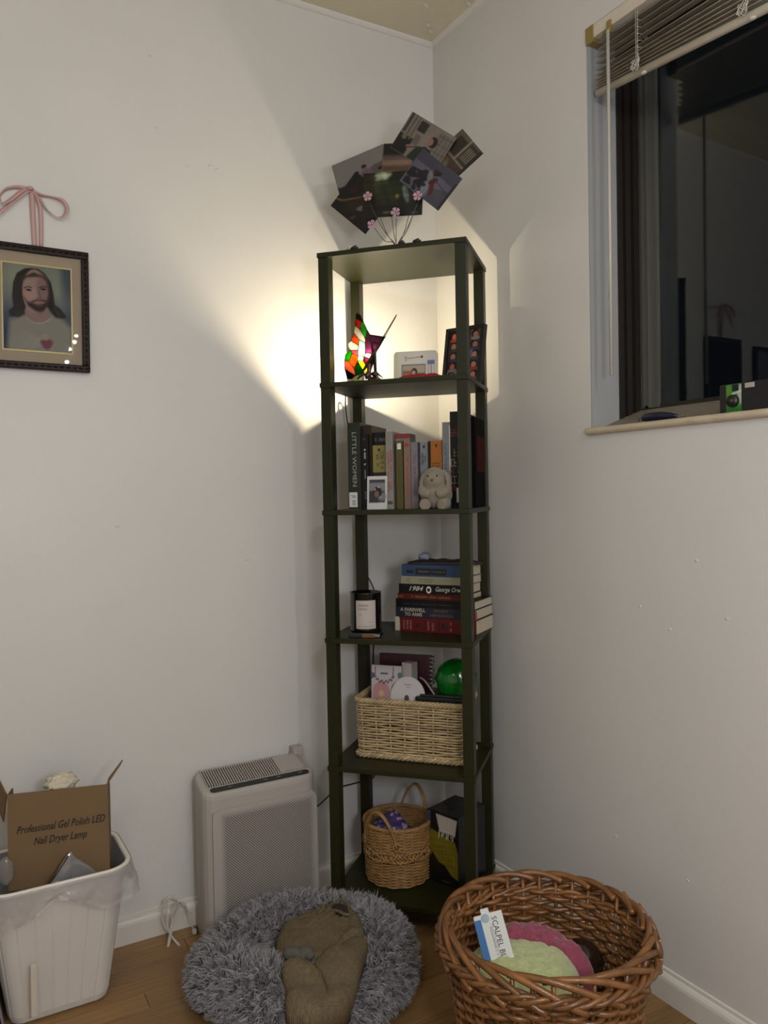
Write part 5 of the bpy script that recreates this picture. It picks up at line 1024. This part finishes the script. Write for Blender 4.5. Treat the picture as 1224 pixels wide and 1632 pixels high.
# ribbon bow
M_rib = mat('pink_satin', (186, 148, 142), .28, spec=.5, sheen=.3)
rbn = thing('ribbon_bow', 'pink satin ribbon bow on the wall above the framed portrait', 'ribbon', (0, 0, 0))
def ribbon(pts, wd, nm, k=6):
    P_ = smooth_open([(*wx(a, b_), c, tw) for a, b_, c, tw in pts], k); m = MB(); vs = []
    for i, (x, z, dep, tw) in enumerate(P_):
        a = P_[max(0, i - 1)]; b_ = P_[min(len(P_) - 1, i + 1)]; t = Vector((b_[0] - a[0], 0, b_[1] - a[1])).normalized(); pn = Vector((-t.z, 0, t.x)); w = (pn * cos(tw) + Vector((0, -1, 0)) * sin(tw)) * wd / 2; c = Vector((x, -dep, z)); vs += [c - w, c + w]
    m.add(vs, [(2 * i, 2 * i + 2, 2 * i + 3, 2 * i + 1) for i in range(len(P_) - 1)], 0, True); o = m.build(nm, M_rib, rbn); s = o.modifiers.new('s', 'SOLIDIFY'); s.thickness = .0004; return o
ribbon([(50, 302, .006, .2), (38, 306, .010, .3), (18, 322, .014, .5), (6, 328, .014, .9), (3, 318, .012, 1.2), (12, 306, .010, 1.0), (30, 301, .008, .6), (50, 303, .006, .4)], .009, 'bow_loop')
ribbon([(52, 304, .006, .4), (66, 312, .010, 1.0), (84, 316, .014, 1.2), (100, 320, .016, .5), (108, 332, .016, .15), (104, 343, .015, .6), (92, 346, .013, 1.1), (76, 334, .010, 1.0), (64, 316, .008, .6), (54, 305, .006, .4)], .009, 'bow_loop')
ribbon([(48, 304, .008, .1), (30, 318, .010, .3), (8, 336, .012, .2), (-10, 352, .012, .3)], .009, 'ribbon_tail')
ribbon([(53, 305, .007, 0), (53, 330, .007, .1), (54, 360, .006, 0), (55, 392, .004, 0)], .0115, 'hanging_strip'); ribbon([(56, 306, .006, .2), (64, 326, .007, .3), (66, 350, .006, .1), (65, 392, .004, .2)], .0095, 'hanging_strip')
x_, z_ = wx(50, 302); MB().ball((x_, -.009, z_), .007, 12, 8, sc=(1.2, .8, .7)).build('knot', M_rib, rbn)
# neighbour picture further left on the wall, seen only as a reflection in the window
nb2 = thing('framed_picture', 'dark framed picture further left on the wall, seen reflected in the window', 'picture', (-1.425, -.001, 1.53))
for (x0, z0, x1, z1_) in ((-.10, -.14, .10, -.124), (-.10, .124, .10, .14), (-.10, -.124, -.084, .124), (.084, -.124, .10, .124)): MB().box((x0, -.018, z0), (x1, 0, z1_), bev=.003).build('frame_rail', M_fw, nb2)
MB().box((-.09, -.006, -.13), (.09, -.002, .13)).build('mat_board', mat('grey_print', (110, 112, 112), .7, var=.2, vscale=12), nb2)

# ============================================================= ON THE SILL
kn = thing('utility_knife', 'navy blue craft knife lying on the window sill', 'knife', (.022, -.775, 1.2425), rot=(0, 0, 0)); kn.rotation_euler = (0, radians(0), radians(-94))
M_navy = mat('navy_plastic', (18, 22, 48), .3, spec=.5)
m = MB(); m.tube([(0, 0, .010), (.012, 0, .011), (.05, 0, .011), (.085, 0, .008), (.10, 0, .0055)], [.007, .0105, .010, .0065, .0035], 12, flat=.9); m.build('handle', M_navy, kn)
MB().box((.098, -.002, .003), (.120, .002, .0065), bev=.0008).build('blade_tip', mat('steel', (150, 146, 140), .25, metal=.9), kn)
MB().tube([(-.012, 0, .004), (-.014, 0, .012)], .001, 5).build('cord_loop', M_black, kn)
dc = thing('disposable_camera', 'black and green disposable camera standing on the window sill', 'camera', (.012, -.978, 1.2427)); dc.rotation_euler = (0, 0, radians(-90))
# local x runs along the sill away from the corner, local y points out of the window
MB().box((0, .0, 0), (.115, .03, .056), bev=.003).build('camera_body', M_black, dc)
P = Paint(30, 40, (60, 128, 34)); P.rect(.75, .3, 1, .95, (176, 178, 160), .15).rect(0, 0, 1, .14, (24, 92, 44), .15).rect(.0, .5, .3, .95, (84, 128, 34), .2).line([(.4, .66), (1, .74)], .06, (196, 196, 186), .03)
P.obj('green_label', dc, lambda x, yy: (.016 + x * .034, -.0006, .001 + yy * .053), M_print)
m = MB(); m.tube([(.033, -.001, .022), (.033, -.008, .022)], [.0125, .0115], 20); m.build('lens_barrel', M_black, dc); m = MB(); m.ball((.033, -.008, .022), .004, 10, 6, sc=(1, .4, 1)); m.build('lens', mat('lens_glass', (50, 56, 50), .1), dc)
MB().box((.030, -.0016, .041), (.044, 0, .0535), bev=.0005).build('viewfinder', mat('viewfinder_dark', (26, 32, 38), .15), dc)
MB().box((.058, -.0016, .044), (.078, 0, .0535), bev=.0005).build('flash_window', mat('flash_pale', (168, 160, 150), .25), dc)
# plaster lump in the corner behind the photos
m = MB().ball((-.006, -.006, 2.148), .008, 10, 8, sc=(1, 1, 3), fn=lambda d: 1 + .25 * nz(d.x, d.y, d.z, 4)); o = m.build('trim_3', M_trim); struct(o)
